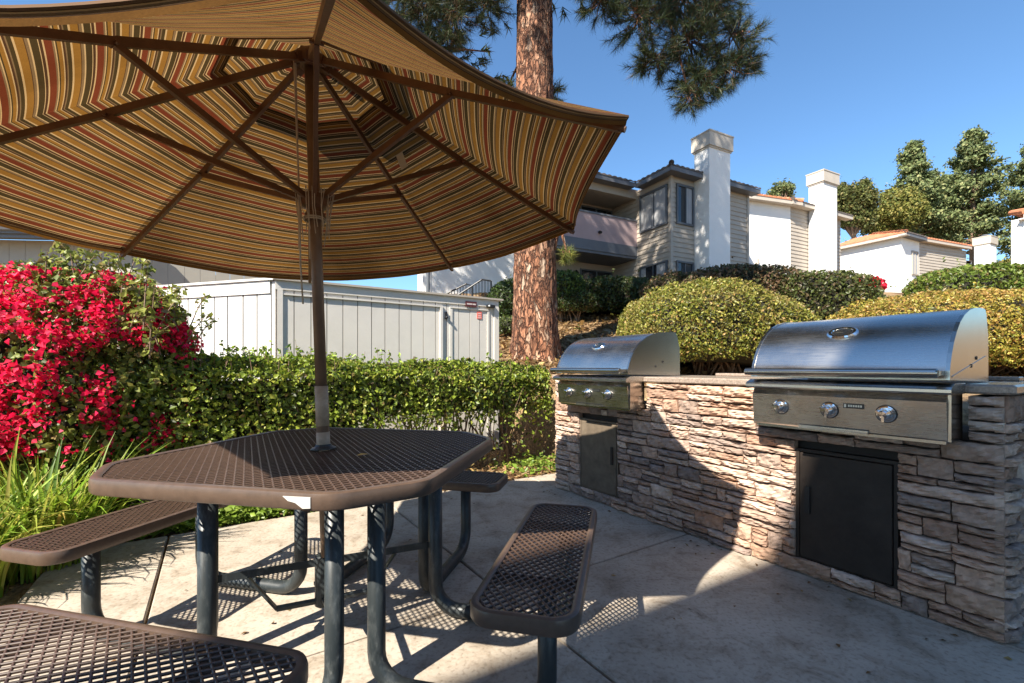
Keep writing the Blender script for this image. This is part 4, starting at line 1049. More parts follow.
def cpx(px, py, Y, rpx): return (tuple(at(px, py, Y)), rpx/F_*Y)
mb = MB()
C, D = cluster_tufts([cpx(600,2,7.6,28), cpx(640,22,7.6,34), cpx(680,-5,7.8,50), cpx(690,45,7.8,40), cpx(655,62,7.7,26), cpx(700,80,7.8,32), cpx(736,38,7.9,30), cpx(728,72,7.9,28), cpx(690,98,7.7,20), cpx(745,60,8.0,20),cpx(620,-30,7.7,45),cpx(715,5,8,34)], 30, Vector((1.9, 7.8, 9.0)), mb)
tufts('needles', C, D, 60, .20, .0055, pal_n, [4, 3, 4, 1, 1.6], pine)
C, D = cluster_tufts([cpx(425,8,7.8,34), cpx(455,18,7.8,34), cpx(488,4,7.8,26), cpx(450,40,7.8,18), cpx(470,-30,7.8,45), cpx(408,-20,7.8,40),cpx(425,45,8.0,22)], 28, Vector((-.6, 7.9, 9.2)), mb)
tufts('needles', C, D, 60, .20, .0055, pal_n, [4, 3, 3, 2, 1.6], pine)
C, D = cluster_tufts([cpx(508,88,8.4,11), cpx(550,92,8.4,14), cpx(552,108,8.4,10)], 60, Vector((.45, 8.0, 6.2)), mb)
C2, D2 = cluster_tufts([cpx(567,256,7.8,8)], 60, Vector((.72, 7.95, 3.15)), mb); C = np.concatenate([C, C2]); D = np.concatenate([D, D2])
tufts('needles', C, D, 46, .17, .0055, [(.16,.18,.04),(.26,.24,.05),(.09,.12,.03)], [3, 2, 3], pine)
mb.tube([(.4, 8, 9.3), (1.0, 7.9, 9.5), (1.9, 7.8, 9.0)], [.10, .08, .05], 8, False); mb.tube([(.35, 8, 9.6), (-.2, 8, 9.7), (-.6, 7.9, 9.2)], [.09, .07, .05], 8, False)
# main crown above the frame (casts the dappled shade on the building)
C = []; D = []; random.seed(21)
for k in range(150):
    z = random.uniform(9.6, 21.5); a = random.uniform(0, 2*PI); L = random.uniform(2.2, 4.6)*(1-.09*max(0, z-17)); 
    base = Vector((.4, 8.0, z-.6)); e = base+Vector((math.cos(a)*L, math.sin(a)*L, random.uniform(.2, 1.3)))
    mb.tube([base, base.lerp(e, .5)+Vector((0, 0, .15)), e], [.07, .045, .015], 6, False)
    for q in range(24):
        t = random.uniform(.35, 1.05); p_ = base.lerp(e, t)+Vector(rng.normal(size=3))*.42*(.4+.6*t); C.append(tuple(p_)); dv = (p_-base.lerp(e, t*.8)); D.append(tuple(dv.normalized()))
tufts('needles', np.array(C), np.array(D), 30, .28, .030, pal_n, [4, 3, 3, 1, 1], pine)
mb.build('branch', M['bark'], pine)
shade_pine = thing('pine_tree', 'unseen pine added behind the umbrella pole and the shed to shade the apartments', 'tree', (-5.0, 11.2, 1.5))  # added out of sight to throw shade on the apartment building
C = []; D = []; random.seed(22); mb = MB(); mb.tube([(-5.0, 11.2, .5), (-5.1, 11.2, 10), (-5, 11.2, 22)], [.33, .27, .05], 14); mb.build('trunk', M['bark'], shade_pine, smooth=True); mb = MB()
for k in range(150):
    z = random.uniform(9.5, 21.5); a = random.uniform(0, 2*PI); L = random.uniform(2.4, 5.6)*(1-.09*max(0, z-17)); 
    base = Vector((-5, 11.2, z-.6)); e = base+Vector((math.cos(a)*L, math.sin(a)*L, random.uniform(.2, 1.3)))
    mb.tube([base, base.lerp(e, .5)+Vector((0, 0, .15)), e], [.07, .045, .015], 6, False)
    for q in range(26):
        t = random.uniform(.35, 1.05); p_ = base.lerp(e, t)+Vector(rng.normal(size=3))*.42*(.4+.6*t); C.append(tuple(p_)); D.append(tuple((p_-base.lerp(e, t*.8)).normalized()))
tufts('needles', np.array(C), np.array(D), 24, .30, .034, pal_n, [4, 3, 3, 1, 1], shade_pine); mb.build('branch', M['bark'], shade_pine)
random.seed(33)

# ------------------------------------------------------------------ white board enclosure
S0 = mn(-5.26, .54); S1 = mn(-5.26, 3.20); dl = Vector((-.957, .288, 0)).normalized(); S3 = S0+dl*1.75
shed = thing('storage_shed', 'low white board utility shed behind the hedge, left of the pine trunk', 'shed', (S0.x, S0.y, 0))
def board_wall(mb, p0, p1, z0, z1, bw=.19, th=.02, gap=.0085, out=1, skip=()):
    d = (p1-p0); L = d.length; d.normalize(); nrm = Vector((d.y, -d.x, 0))*out
    Mw = Matrix(((d.x, nrm.x, 0, p0.x), (d.y, nrm.y, 0, p0.y), (0, 0, 1, 0), (0, 0, 0, 1))); mb.M = Mw; x = 0
    while x < L-1e-3:
        w_ = min(bw*random.uniform(.9, 1.1), L-x)
        if L-x-w_ < .05: w_ = L-x
        j = random.uniform(-.0015, .0015)
        mb.box(x+gap/2, x+w_-gap/2, .0, th+j, z0, z1); x += w_
    return Mw
mb = MB(); MW = board_wall(mb, S0, S1, 0, 1.99, .155); 
mb.M = MW; Ls = (S1-S0).length
mb.build('board_wall', M['shed'], shed)
mb = MB(); MWl = board_wall(mb, S3, S0, 0, 1.99, .20, gap=.016); mb.build('board_wall', M['shed_white'], shed)
S2 = S1+Vector((-NX.y*0+MX.x*-1.4, MX.y*-1.4, 0)); S4 = S2+(S3-S0)
mb = MB(); mb.prism([tuple(v)[:2] for v in (S0, S1, S2, S4, S3)], 0, 1.985); mb.build('shed_body', M['mortar'], shed)
mb = MB(MW)
def tz(x0, x1, z0, z1, y0=.022, y1=.04): mb.box(x0, x1, y0, y1, z0, z1)
tz(-.02, Ls, 1.90, 1.992, .022, .034); tz(Ls-.07, Ls+.005, 0, 1.899, .022, .036); tz(0, .05, 0, 1.899, .022, .036)
d1 = 2.348-.54; d2 = 2.519-.54; d3 = 3.03-.54
tz(d1, d1+.035, 0, 1.845, .022, .040); tz(d2-.035, d2, 0, 1.845, .022, .030); tz(d3, d3+.03, 0, 1.845, .022, .030); tz(.06, d1+.035, 1.846, 1.862, .022, .040); tz(d2-.035, d3+.03, 1.846, 1.862, .022, .034)
mb.build('trim', M['shed'], shed)
mb = MB(MW); mb.box(-.04, Ls+.06, -.05, .06, 1.993, 2.016); mb.build('top_cap', M['tan_trim'], shed)
mb = MB(MWl); Ll = (S0-S3).length; mb.box(-.02, Ll+.0, .0, .055, 1.993, 2.016); mb.box(-.02, Ll-.06, .022, .036, 1.86, 1.992); mb.build('top_cap', M['shed_white'], shed)
mb = MB(MW); xs = 2.43-.54; mb.box(xs-.012, xs+.012, .022, .045, 1.70, 1.79); mb.lathe([(.018,0),(.018,.03),(.01,.04)], (xs, .03, 1.72), (0, 1, 0), 10); mb.build('latch', M['black'], shed)
mb = MB(MW); mb.box(2.70-.54, 2.86-.54, .035, .044, 1.878, 1.948); sg = mb.build('sign', M['sign_red'], shed)
mb = MB(MW)
x = 2.70-.54+.018
for wd_ in (.014,.012,.012,.013,.012,.012,.0,.014,.012,.013,.012):
    if wd_: mb.box(x, x+wd_*.72, .0445, .046, 1.904, 1.922)
    x += wd_ if wd_ else .006
mb.build('lettering', M['sign_text'], sg)
mb = MB(MW); mb.box(2.875-.54, 2.945-.54, .0225, .026, 1.73, 1.83); st_ = mb.build('notice', M['sticker_red'], shed)
mb = MB(MW); mb.box(2.885-.54, 2.935-.54, .0265, .0275, 1.795, 1.803); mb.box(2.89-.54, 2.93-.54, .0265, .0275, 1.765, 1.775); mb.box(2.885-.54, 2.935-.54, .0265, .0275, 1.742, 1.75); mb.build('lettering', M['sign_text'], st_)
mb = MB(MW); mb.bbox(3.00-.54, 3.13-.54, .036, .075, 1.885, 1.925, .008); lt = mb.build('lamp', M['black'], shed)
mb = MB(MW); mb.lathe([(.012,0),(.012,.012),(.008,.016)], (3.03-.54, .07, 1.905), (0, 1, 0), 10); mb.build('lens', M['bulb_white'], lt)

# ------------------------------------------------------------------ buildings
def wf(p0, p1, z=0):
    d = (p1-p0); d.z = 0; L = d.length; d.normalize(); n = Vector((d.y, -d.x, 0))
    return Matrix(((d.x, n.x, 0, p0.x), (d.y, n.y, 0, p0.y), (0, 0, 1, z), (0, 0, 0, 1))), L
def siding(p0, p1, z0, z1, parent, m=None, bh=.185):
    W, L = wf(p0, p1); mb = MB(W); z = z0
    while z < z1-.01:
        h = min(bh, z1-z)
        i = [mb.V(q) for q in ((0,.034,z),(L,.034,z),(L,.008,z+h),(0,.008,z+h),(0,-.1,z),(L,-.1,z),(L,-.1,z+h),(0,-.1,z+h))]
        for q in ((0,1,2,3),(4,7,6,5),(0,4,5,1),(3,2,6,7),(1,5,6,2),(0,3,7,4)): mb.F(*[i[k] for k in q])
        z += h
    return mb.build('siding_wall', m or M['siding'], parent)
def plain(p0, p1, z0, z1, parent, m, th=.15, name='wall', y=.02):
    W, L = wf(p0, p1); mb = MB(W); mb.box(0, L, y-th, y, z0, z1); return mb.build(name, m, parent)
def window(p0, p1, s0, s1, z0, z1, parent, split=.5, y=.04, blinds=(0, 1), fw=.07, fm=None, leaning=None):
    W, L = wf(p0, p1); mb = MB(W); f = fw
    for a, b, c, d in ((s0,s1,z0,z0+f),(s0,s1,z1-f,z1),(s0,s0+f,z0+f,z1-f),(s1-f,s1,z0+f,z1-f)): mb.box(a, b, y-.05, y+.05, c, d)
    xm = s0+(s1-s0)*split; mb.box(xm-.02, xm+.02, y-.04, y+.035, z0+f, z1-f)
    w = mb.build('window', fm or M['window_frame'], parent)
    mb = MB(W); mb.box(s0+f, s1-f, y-.03, y+.005, z0+f, z1-f); mb.build('pane', M['glass_dark'], w)
    mb = MB(W)
    for h in blinds:
        a, b = ((s0+f+.01, xm-.03), (xm+.03, s1-f-.01))[h] if not isinstance(h, tuple) else (s0+(s1-s0)*h[0], s0+(s1-s0)*h[1])
        n = max(3, int((b-a)/.085))
        for k in range(n):
            x = a+(b-a)*k/n; mb.box(x+.004, x+(b-a)/n-.004, y+.006, y+.0105+.004*(k % 2), z0+f+.02, z1-f-.01)
    if mb.v: mb.build('blind', M['blind'], w)
    return w
def roof_strip(p0, p1, z, depth, pitch, parent, m, over=.45, hip0=0, hip1=0, amp=.045, per=.26, trim=None, name='roof'):
    """corrugated barrel tile slope rising away from the eave p0-p1 (left to right as seen); hip -1 inner corner, +1 outer corner"""
    W, L = wf(p0, p1); mb = MB(W); step = per/8
    x0 = -over*(hip0 > 0)-.0+over*(hip0 < 0); x1 = L+over*(hip1 > 0)-over*(hip1 < 0)
    n = int((x1-x0)/step); ny = max(2, int(depth/.36)); rows = []
    for j in range(ny+1):
        row = []
        for i in range(n+1):
            x = x0+(x1-x0)*i/n; t = depth*j/ny
            lo = x0+t*(hip0 > 0)-t*(hip0 < 0); hi = x1-t*(hip1 > 0)+t*(hip1 < 0)
            xx = min(max(x, lo), hi); tt = t
            zz = z+tt*pitch+amp*abs(math.sin(PI*xx/per))**.8-.02+(.02 if j == 0 else 0)
            row.append(mb.V((xx, over-tt, zz)))
        rows.append(row)
    for a, b in zip(rows, rows[1:]):
        for i in range(n): mb.F(a[i], a[i+1], b[i+1], b[i])
    a = rows[0]; e = []
    for i in range(n+1):
        q = mb.v[a[i]]; mb.v.append((q[0], q[1], z-.03)); mb.c.append(mb.col); e.append(len(mb.v)-1)
    for i in range(n): mb.F(a[i+1], a[i], e[i], e[i+1])
    # hip ridge tiles
    for s, hp in ((0, hip0), (1, hip1)):
        if hp > 0:
            c = x1 if s else x0; sg = -1 if s else 1; k = int(depth/.33)
            for q in range(k):
                t0_, t1_ = depth*q/k, depth*(q+1)/k
                mb.tube([(c+sg*t0_, over-t0_, z+t0_*pitch+.055), (c+sg*t1_, over-t1_, z+t1_*pitch+.04)], [.10, .085], 8)
    rf = mb.build(name, m, parent)
    mb = MB(W); tr = trim or M['grey_trim']; zj = random.uniform(0, .012)
    mb.box(x0+.01, x1-.01, over-.045, over-.02, z-.20, z-.031); mb.box(x0+.01, x1-.01, .03, over-.046, z-.19+zj, z-.16+zj); mb.build('fascia', tr, rf)
    return rf
def chimney(K, e1, e2, w, d, z0, z1, parent, band=.56, m=None, capm=None):
    """K front corner; e1 along the right face, e2 along the left face"""
    Mw = Matrix(((e1.x, e2.x, 0, K.x), (e1.y, e2.y, 0, K.y), (0, 0, 1, 0), (0, 0, 0, 1)))
    mb = MB(Mw); mb.bbox(0, w, 0, d, z0, z1-band, .012); c = mb.build('chimney', m or M['stucco'], parent)
    mb = MB(Mw); mb.box(-.075, w+.075, -.075, d+.075, z1-band, z1-.03); mb.box(-.095, w+.095, -.095, d+.095, z1-.05-.0, z1); mb.box(-.035, w+.035, -.035, d+.035, z1-band-.06, z1-band-.001); mb.build('chimney_cap', capm or M['cap'], c)
    mb = MB(Mw); mb.box(w*.32, w*.68, d*.3, d*.7, z1+.001, z1+.10)
    mb.box(w*.27, w*.73, d*.22, d*.78, z1+.101, z1+.125); mb.lathe([(.22,.0),(.24,.04),(.16,.09),(.02,.12)], (w*.5, d*.5, z1+.126), n=14); mb.build('flue_cover', M['grey_trim'], c)
    return c
e1 = Vector((.89, .456, 0)).normalized(); e2 = Vector((-.456, .89, 0)).normalized()
# --- tan apartment building with mauve balcony
CA = Vector((5.94, 17.0, 0))
A = thing('apartment_building', 'two storey tan apartment building with mauve balcony, bay windows and a tall white chimney', 'building', (CA.x, CA.y, 3.6))
Q = CA+e2*1.81; ze = 8.42
siding(Q, CA, 3.4, ze-.15, A); siding(CA, CA+e1*4.35, 3.4, ze-.15, A)
mb = MB(wf(CA, CA+e1)[0]); mb.box(-.06, .06, -.05, .055, 3.4, ze-.16); mb.box(4.29, 4.41, -.2, .055, 3.4, ze-.16); mb.build('corner_board', M['tan_trim'], A)
window(Q, CA, .22, 1.68, 6.48, 7.98, A, .52, blinds=(0, 1)); window(Q, CA, .22, 1.68, 3.7, 5.12, A, .5, blinds=((.05,.22), (.62,.95)))
window(CA, CA+e1*4, .22, 1.12, 6.48, 7.98, A, .55, blinds=(1,)); window(CA, CA+e1*4, .22, 1.12, 3.7, 5.10, A, .5, blinds=())
K = CA+e1*1.195-e2*.72; chimney(K, e1, e2, 1.16, .70, 3.4, 9.90, A)
roof_strip(Q+e2*.1, CA, ze, 2.6, .36, A, M['tile_dark'], hip0=-1, hip1=1); roof_strip(CA, CA+e1*4.6, ze, 2.6, .36, A, M['tile_dark'], hip0=1)
# balcony wing
QL = Q-e1*4.3; bk = e2*1.55
roof_strip(QL-e1*.2, Q, ze, 2.6, .36, A, M['tile_dark'], hip1=-1)
plain(QL, Q, 7.95, ze-.10, A, M['tan_trim'], .18, 'beam')
plain(QL+e1*.0, Q, 5.84+.16, 7.02, A, M['pink'], .14, 'balcony_wall')
W, L = wf(QL, Q); mb = MB(W); mb.box(0, L-.0, -.16, .05, 7.021, 7.09); mb.build('balcony_rail', M['grey_trim'], A)
mb = MB(W); mb.box(0, L, -1.5, .04, 5.60, 5.999); mb.box(0, L, -1.5, .0, 5.50, 5.599); mb.build('balcony_floor', M['grey_trim'], A)
plain(QL+bk, Q+bk, 3.4, ze, A, M['stucco_warm'], .15, 'wall')
siding(Q+bk, Q, 3.4, ze-.12, A)
plain(QL+e2*3, QL, 3.4, ze-.1, A, M['stucco'], .2, 'wall')
W2, L2 = wf(QL+bk, Q+bk)
def darkdoor(s0, s1, z0, z1, nm='sliding_door'):
    mb = MB(W2); f = .06
    mb.box(s0, s1, .03, .07, z1-f, z1); mb.box(s0, s0+f, .03, .07, z0, z1-f); mb.box(s1-f, s1, .03, .07, z0, z1-f); mb.box((s0+s1)/2-.03, (s0+s1)/2+.03, .03, .065, z0, z1-f)
    d = mb.build(nm, M['window_frame'], A); mb = MB(W2); mb.box(s0+f, s1-f, .025, .045, z0, z1-f); mb.build('pane', M['glass_dark'], d)
darkdoor(2.55, 4.25, 6.0, 7.93); darkdoor(2.55, 4.25, 3.4, 5.25); darkdoor(.62, 1.05, 3.4, 5.15, 'window')
for (s, z) in ((2.25, 6.98), (2.3, 4.75)):
    mb = MB(W2); mb.bbox(s-.09, s+.09, .03, .20, z, z+.30, .02); mb.lathe([(.11,0),(.02,.10)], (s, .115, z+.3), n=8); mb.build('lantern', M['black'], A)
mb = MB(W); mb.lathe([(.05,0),(.06,.05),(.045,.14)], (2.35, .03, 6.35), (0, 1, -.4), 12); mb.build('spotlight', M['black'], A)
mb = MB(W); mb.box(0, L, -1.749, -.17, 8.02, 8.12); mb.build('ceiling', M['tan_trim'], A)
mb = MB(W); mb.box(0, L, -7, -1.75, 3.4, ze-.05); mb.build('building_body', M['stucco_warm'], A)
mb = MB(wf(CA, CA+e1)[0]); mb.box(.02, 4.25, -6, -.15, 3.4, ze-.1); mb.build('building_body', M['stucco_warm'], A)

# --- white wall block left of the trunk with stair rail in front
WB0 = at(423, 300, 17.6); WB0.z = 0; WB1 = at(567, 300, 19.3); WB1.z = 0
B0 = thing('white_building', 'white stucco building wall with tree shadows, between the shed roof and the pine trunk', 'building', (WB0.x, WB0.y, 3.5))
plain(WB0, WB1, 2.5, 8.3, B0, M['stucco'], .3); plain(WB0+Vector((-.2,4,0)), WB0, 2.5, 8.3, B0, M['stucco'], .3)
roof_strip(WB0, WB1, 8.42, 2.4, .36, B0, M['tile_dark'], hip0=1)
mb = MB(wf(WB0, WB1)[0]); mb.box(.2, 5, -5, -.3, 2.5, 8.4); mb.build('building_body', M['stucco'], B0)
lp = at(428, 290, 13.0); t = thing('lamp_post', 'thin dark post standing behind the shed roof, left of the stair railing', 'post', (lp.x, lp.y, 2.6))
mb = MB(); mb.tube([(lp.x, lp.y, 2.4), (lp.x, lp.y, 5.2)], .055, 10); mb.build('pole', M['window_frame'], t)
mb = MB(); mb.lathe([(.07,5.2),(.17,5.25),(.19,5.55),(.22,5.57),(.02,5.75)], (lp.x, lp.y, 0), n=12); mb.build('lamp_head', M['window_frame'], t)
rl0 = at(491, 300, 12.6); t = thing('stair_railing', 'black metal stair railing above the right end of the shed roof', 'railing', (rl0.x, rl0.y, 2.7))
mb = MB()
def P3(px, py, Y=12.6): return at(px, py, Y)
def bars(a, b, c, d, n, Y):
    for k in range(n+1):
        f = k/n; p0 = Vector(a).lerp(Vector(b), f); p1 = Vector(c).lerp(Vector(d), f); mb.tube([p0, p1], .011, 5)
top1, top2, top3 = P3(455, 297), P3(482, 279.5), P3(491, 281)
bot1, bot2, bot3 = P3(455, 313), P3(482, 297), P3(491, 298)
mb.tube([top1, top2, top3], .024, 8); mb.tube([bot1, bot2, bot3], .018, 6); bars(top1, top2, bot1, bot2, 9, 0); bars(top2, top3, bot2, bot3, 3, 0)
mb.tube([top3, P3(491, 312)], .028, 8)
mb.build('rail', M['black'], t); mb = MB()
b1, b2, b3 = P3(446, 294, 13.8), P3(466, 284, 13.8), P3(472, 285.5, 13.8)
mb.tube([b1, b2, b3, P3(472, 312, 13.8)], .026, 8)
for k in range(8):
    f = k/7; p0 = b1.lerp(b2, f); mb.tube([p0, p0+Vector((0, 0, -.55))], .011, 5)
mb.build('rail', M['black'], t)

# --- white and tan house with terracotta edge (middle)
CB = Vector((13.75, 22.5, 0)); g1 = Vector((.954, .298, 0)).normalized(); zb = 9.2
Bh = thing('white_house', 'bright white house with terracotta roof edge and white chimney, right of the tan building', 'house', (CB.x, CB.y, 3.8))
plain(CB-g1*3.2, CB, 3.4, zb-.1, Bh, M['stucco'], .2); siding(CB, CB+e1*4.4, 3.4, zb-.12, Bh)
roof_strip(CB-g1*3.6, CB, zb, 2.4, .36, Bh, M['tile'], hip1=1, over=.4, trim=M['cap'], amp=.07, per=.3); roof_strip(CB, CB+e1*4.9, zb, 2.4, .36, Bh, M['tile_dark'], hip0=1, over=.4, trim=M['cap'])
chimney(CB+e1*1.43-e2*.76, e1, e2, 1.22, .70, 3.4, 10.85, Bh)
W, L = wf(CB-g1*3.2, CB); s = 1.0
mb = MB(W); mb.bbox(s, s+.14, .025, .15, 6.0, 6.3, .02); mb.build('wall_lamp', M['cap'], Bh)
mb = MB(W); mb.box(.1, 3.1, -5, -.2, 3.4, zb-.1); mb.build('building_body', M['stucco'], Bh)
mb = MB(wf(CB, CB+e1)[0]); mb.box(.1, 4.3, -5, -.15, 3.4, zb-.1); mb.build('building_body', M['stucco_warm'], Bh)

# --- far white house with terracotta roof
CC = Vector((23.95, 28.0, 0)); zc = 9.25; h1 = Vector((.93, .367, 0)).normalized()
Ch = thing('white_house', 'far white house with orange terracotta tile roof and small chimney', 'house', (CC.x, CC.y, 4.1))
CQ = CC+e2*4.3; CR = CC+e1*2.25; CS = CR+h1*5.3
plain(CQ, CC, 3.4, zc-.1, Ch, M['stucco'], .2); plain(CC, CR, 3.4, zc-.1, Ch, M['stucco'], .2); siding(CR, CS, 3.4, zc-.25, Ch)
plain(CQ-e1*2.4, CQ, 3.4, zc-.1, Ch, M['stucco_warm'], .2); plain(CS, CS+e1*2.2+e2*1, 3.4, zc-1.2, Ch, M['stucco_warm'], .2)
window(CC, CR, 1.2, 2.0, 6.9, 8.4, Ch, .5, fm=M['tan_trim']); window(CQ-e1*2.4, CQ, .7, 1.9, 6.6, 8.3, Ch, .5, fm=M['tan_trim'])
roof_strip(CQ, CC, zc, 3.2, .34, Ch, M['tile'], hip0=-1, hip1=1, over=.45, trim=M['stucco_warm'], amp=.06, per=.3)
roof_strip(CC, CR, zc, 3.2, .34, Ch, M['tile_dark'], hip0=1, over=.45, trim=M['grey_trim'], amp=.06, per=.3)
roof_strip(CR, CS, zc, 3.0, .34, Ch, M['tile'], over=.35, trim=M['stucco_warm'], amp=.08, per=.3)
roof_strip(CQ-e1*3.0, CQ, zc+.25, 3.2, .34, Ch, M['tile'], hip1=-1, over=.45, trim=M['grey_trim'], amp=.06, per=.3)
roof_strip(CS, CS+e1*2.5+e2*1, zc-1.0, 1.5, .34, Ch, M['tile_dark'], over=.3, trim=M['grey_trim'])
kp = at(990, 250, 33.0); kp.z = 0; chimney(kp, e1, e2, 1.15, .85, 3.4, 10.65, Ch)
mb = MB(wf(CC, CR)[0]); mb.box(.05, 2.2, -6, -.2, 3.4, zc-.1); mb.build('building_body', M['stucco'], Ch)
mb = MB(wf(CR, CS)[0]); mb.box(.05, 5.2, -5, -.15, 3.4, zc-.1); mb.build('building_body', M['stucco'], Ch)
p_ = at(1019, 210, 15.0); W0 = Vector((p_.x, p_.y, 0))
Dh = thing('white_house', 'white house with a terracotta eave cut off by the right edge', 'house', (W0.x, W0.y, 3.6))
plain(W0, W0+e1*3, 2.4, 5.98, Dh, M['stucco'], .2); vd = Vector((W0.x, W0.y, 0)).normalized()*2.2+Vector((.12,0,0)); plain(W0+vd, W0, 2.4, 5.98, Dh, M['stucco'], .2)
mb = MB(); bo = W0-Vector((-.06,-.03,0))+e2*.2; mb.prism([tuple(v)[:2] for v in (bo, bo+e1*3, bo+e1*3+vd, bo+vd)], 2.4, 5.97); mb.build('building_body', M['stucco'], Dh)
roof_strip(W0, W0+e1*3, 6.10, .45, .34, Dh, M['tile'], hip0=1, over=.2, trim=M['stucco'], per=.28)

# --- board clad house on the left, behind the bougainvillea
H0 = Vector((-16.5, 8.9, 0)); H1 = at(133, 300, 9.6); H1.z = 0; H2 = H1+Vector((2.4, 1.6, 0))
Lh = thing('grey_house', 'beige house wall of vertical boards with grey eave behind the bougainvillea', 'house', (H1.x, H1.y, 0))
random.seed(12)
mb = MB(); board_wall(mb, H0, H1, 0, 3.72, .30, .02, .006); mb.build('board_wall', M['house_siding'], Lh)
mb = MB(); board_wall(mb, H1, H2, 0, 3.72, .30, .02, .006); mb.build('board_wall', M['house_siding'], Lh)
mb = MB(wf(H0, H1)[0]); LL = (H1-H0).length; mb.box(0, LL+.3, .03, .34, 3.73, 3.76); mb.box(0, LL+.3, .34, .38, 3.68, 3.90); mb.tube([(0, .44, 3.86), (LL+.3, .44, 3.86)], .07, 8); mb.build('eave', M['grey_trim'], Lh)
mb = MB(wf(H0, H1)[0]); mb.box(0, LL-.1, -5, -.0, 0, 3.7); mb.build('building_body', M['house_siding'], Lh)
roof_strip(H0, H1, 3.95, 3.0, .4, Lh, M['tile_dark'], over=.45)

# --- plain unseen house added behind the camera so its edge shades the patio
sdh = Vector((sd.x, sd.y, 0))/(-sd.z)
def back(gx, gy, z): return Vector((gx, gy, 0))-sdh*z
gd = Vector((math.cos(R(30.5)), math.sin(R(30.5)), 0)); gp = Vector((gd.y, -gd.x, 0)); ZR = 9.0
GS = Vector((.161, 1.833, 0))-gd*1.9; GE = Vector((.161, 1.833, 0))+gd*4.3
r0 = back(GS.x, GS.y, ZR); r1 = back(GE.x, GE.y, ZR)
Rb = thing('shade_house', 'plain unseen house added behind the viewpoint to shade the patio', 'house', (r0.x, r0.y, 0))
mb = MB(); q0, q1 = r0, r1; q2, q3 = r1+gp*7, r0+gp*7
mb.prism([(q0.x, q0.y), (q3.x, q3.y), (q2.x, q2.y), (q1.x, q1.y)], -.1, ZR); mb.build('wall', M['stucco_warm'], Rb)

# ------------------------------------------------------------------ unseen trees added on the right to cut skylight and show in the steel
for (x, y, rr_, hh, lb) in ((6.5, -4.5, 2.6, 5.2, 'round leafy tree added unseen behind the viewpoint, on its right, to cut skylight'), (9.6, 1.6, 2.3, 2.9, 'leafy tree added outside the right edge of the view to reflect in the grills')):
    t = thing('leafy_tree', lb, 'tree', (x, y, 0)); P, N = super_pts((x, y, hh), (rr_, rr_, rr_*1.1), 9000, 2.1, .7, .2, .6, 5)
    leaves('crown', P, N, .24, [(.07,.10,.03),(.05,.07,.02)], [1, 1], M['leaf_matte'], t, jit=1.0)
    mb = MB(); mb.tube([(x, y, -.1), (x+.1, y, 2.2), (x, y+.2, hh)], [.22, .17, .06], 10); mb.build('trunk', M['twig'], t)
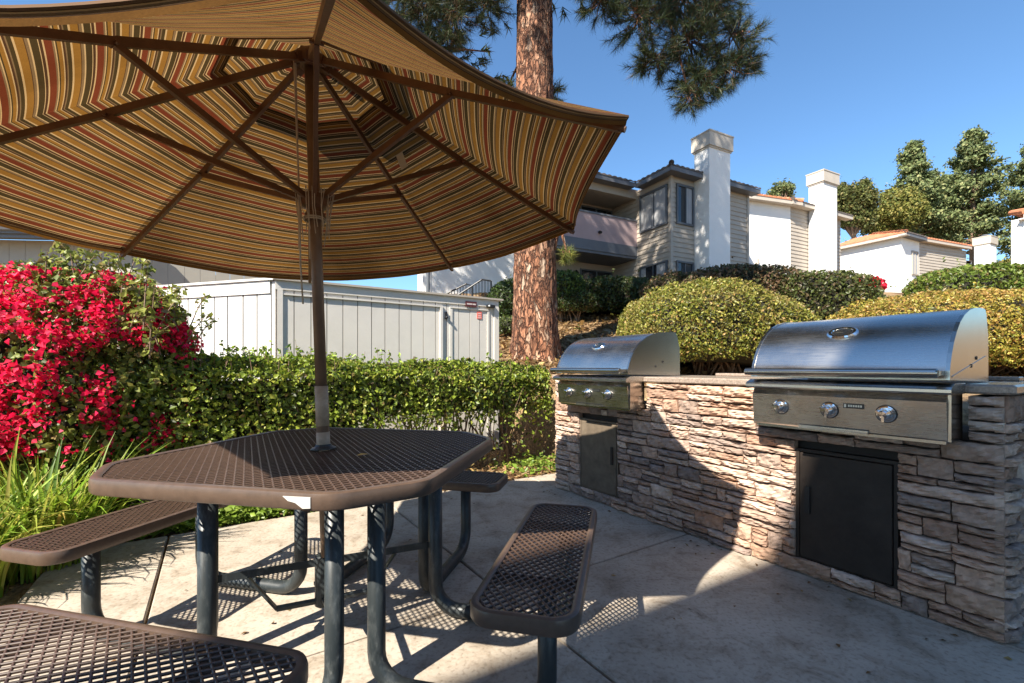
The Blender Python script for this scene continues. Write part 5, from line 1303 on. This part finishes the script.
# ------------------------------------------------------------------ distant trees
def far_tree(name, label, px, Y, ybase, ytop, wpx, kind, pal, wts, n, size, seed):
    base = at(px, 300, Y); x, y = base.x, base.y; z0 = 4.0; z1 = CAM_H+(367-ytop)/F_*Y; wd = wpx/F_*Y/2; zb_ = CAM_H+(367-ybase)/F_*Y
    t = thing(name, label, 'tree', (x, y, z0), 'trees beyond the roofs'); rr = np.random.default_rng(seed); random.seed(seed)
    mb = MB(); mb.tube([(x, y, z0-.3), (x+.1, y, (z0+z1)/2), (x, y, z1-.3)], [.32, .2, .04], 8); C = []; N = []
    if kind == 'conifer':
        nb = 52
        for k in range(nb):
            f = (k+rr.uniform(0, .9))/nb; z = zb_+(z1-zb_)*f; prof = (1-f)**.85*(.55+.45*math.sin(f*19+seed)**2)+.03
            for rep in range(2):
                a = rr.uniform(0, 2*PI); L = wd*prof*rr.uniform(.45, 1.3)
                e = Vector((x+math.cos(a)*L, y+math.sin(a)*L, z+.22*L*rr.uniform(-.5, 1.4))); mb.tube([(x, y, z-.15*L), e], [.06, .015], 5, False)
                m_ = int(n/nb/2); tt = rr.uniform(.3, 1.08, m_)**.6; P = np.array((x, y, z-.15*L))[None]*(1-tt[:, None])+np.array(e)[None]*tt[:, None]
                P = P+rr.normal(size=(m_, 3))*np.array((.34, .34, .17))*(.35+.65*(1-f)); C.append(P); N.append(np.stack([np.cos(a)+0*tt, np.sin(a)+0*tt, .9+0*tt], 1))
    else:
        for k in range(34):
            v = rr.normal(size=3); v /= np.linalg.norm(v); c = np.array((x, y, (z1+zb_)/2))+v*np.array((wd*.78, wd*.78, (z1-zb_)*.40))*rr.uniform(.3, 1)**.5
            mb.tube([(x, y, zb_-(z1-zb_)*.1), tuple(c)], [.10, .02], 5, False)
            m_ = n//34; d = rr.normal(size=(m_, 3)); d /= np.linalg.norm(d, axis=1)[:, None]; C.append(c+d*wd*.27*rr.uniform(.6, 1.1, (m_, 1))); N.append(d)
    P = np.concatenate(C); N = np.concatenate(N)
    P = np.concatenate([P, P+rr.normal(size=P.shape)*size*.5]); N = np.concatenate([N, N]); size = size*.62
    leaves('crown', P, N, size, pal, wts, M['leaf_matte'], t, aspect=.6, jit=1.0)
    mb.build('trunk', M['twig'], t); return t
pc = [(.14,.18,.07),(.20,.235,.09),(.09,.115,.05),(.28,.28,.12)]; w4 = [4, 3, 3, 2]
pb = [(.17,.18,.04),(.24,.22,.05),(.10,.12,.03),(.28,.24,.07)]
far_tree('conifer_tree', 'dark conifer left of the tallest one, with a pointed top', 914, 40, 240, 144, 84, 'conifer', pc, w4, 15000, .36, 1)
far_tree('conifer_tree', 'tallest conifer above the small far chimney', 972, 39, 245, 133, 100, 'conifer', pc, w4, 17000, .36, 2)
far_tree('conifer_tree', 'conifer cut by the right edge of the photo', 1036, 34, 272, 138, 96, 'conifer', pc, w4, 14000, .34, 3)
far_tree('conifer_tree', 'short conifer filling the gap between the two tall ones', 945, 46, 240, 178, 70, 'conifer', pc, w4, 9000, .38, 8)
far_tree('leafy_tree', 'olive green tree directly right of the middle white chimney', 853, 36, 232, 178, 52, 'leafy', [(.10,.12,.035),(.15,.16,.045),(.07,.08,.025),(.20,.17,.06)], w4, 9000, .33, 4)
far_tree('leafy_tree', 'yellow green tree above the orange terracotta roof', 888, 38, 236, 190, 62, 'leafy', pb, w4, 9000, .33, 5)
far_tree('leafy_tree', 'small tree top showing above the terracotta edge left of the middle chimney', 780, 34, 215, 178, 26, 'leafy', pc, w4, 2600, .28, 6)
far_tree('leafy_tree', 'low tree at the right edge behind the green hedge', 1012, 30, 280, 262, 40, 'leafy', pb, w4, 2600, .28, 7)
far_tree('leafy_tree', 'leafy tree top beside the grey house, behind the shed', 176, 11.5, 300, 268, 30, 'leafy', pc, w4, 1500, .10, 9)
print('polys', sum(len(o.data.polygons) for o in bpy.data.objects if o.type == 'MESH'))
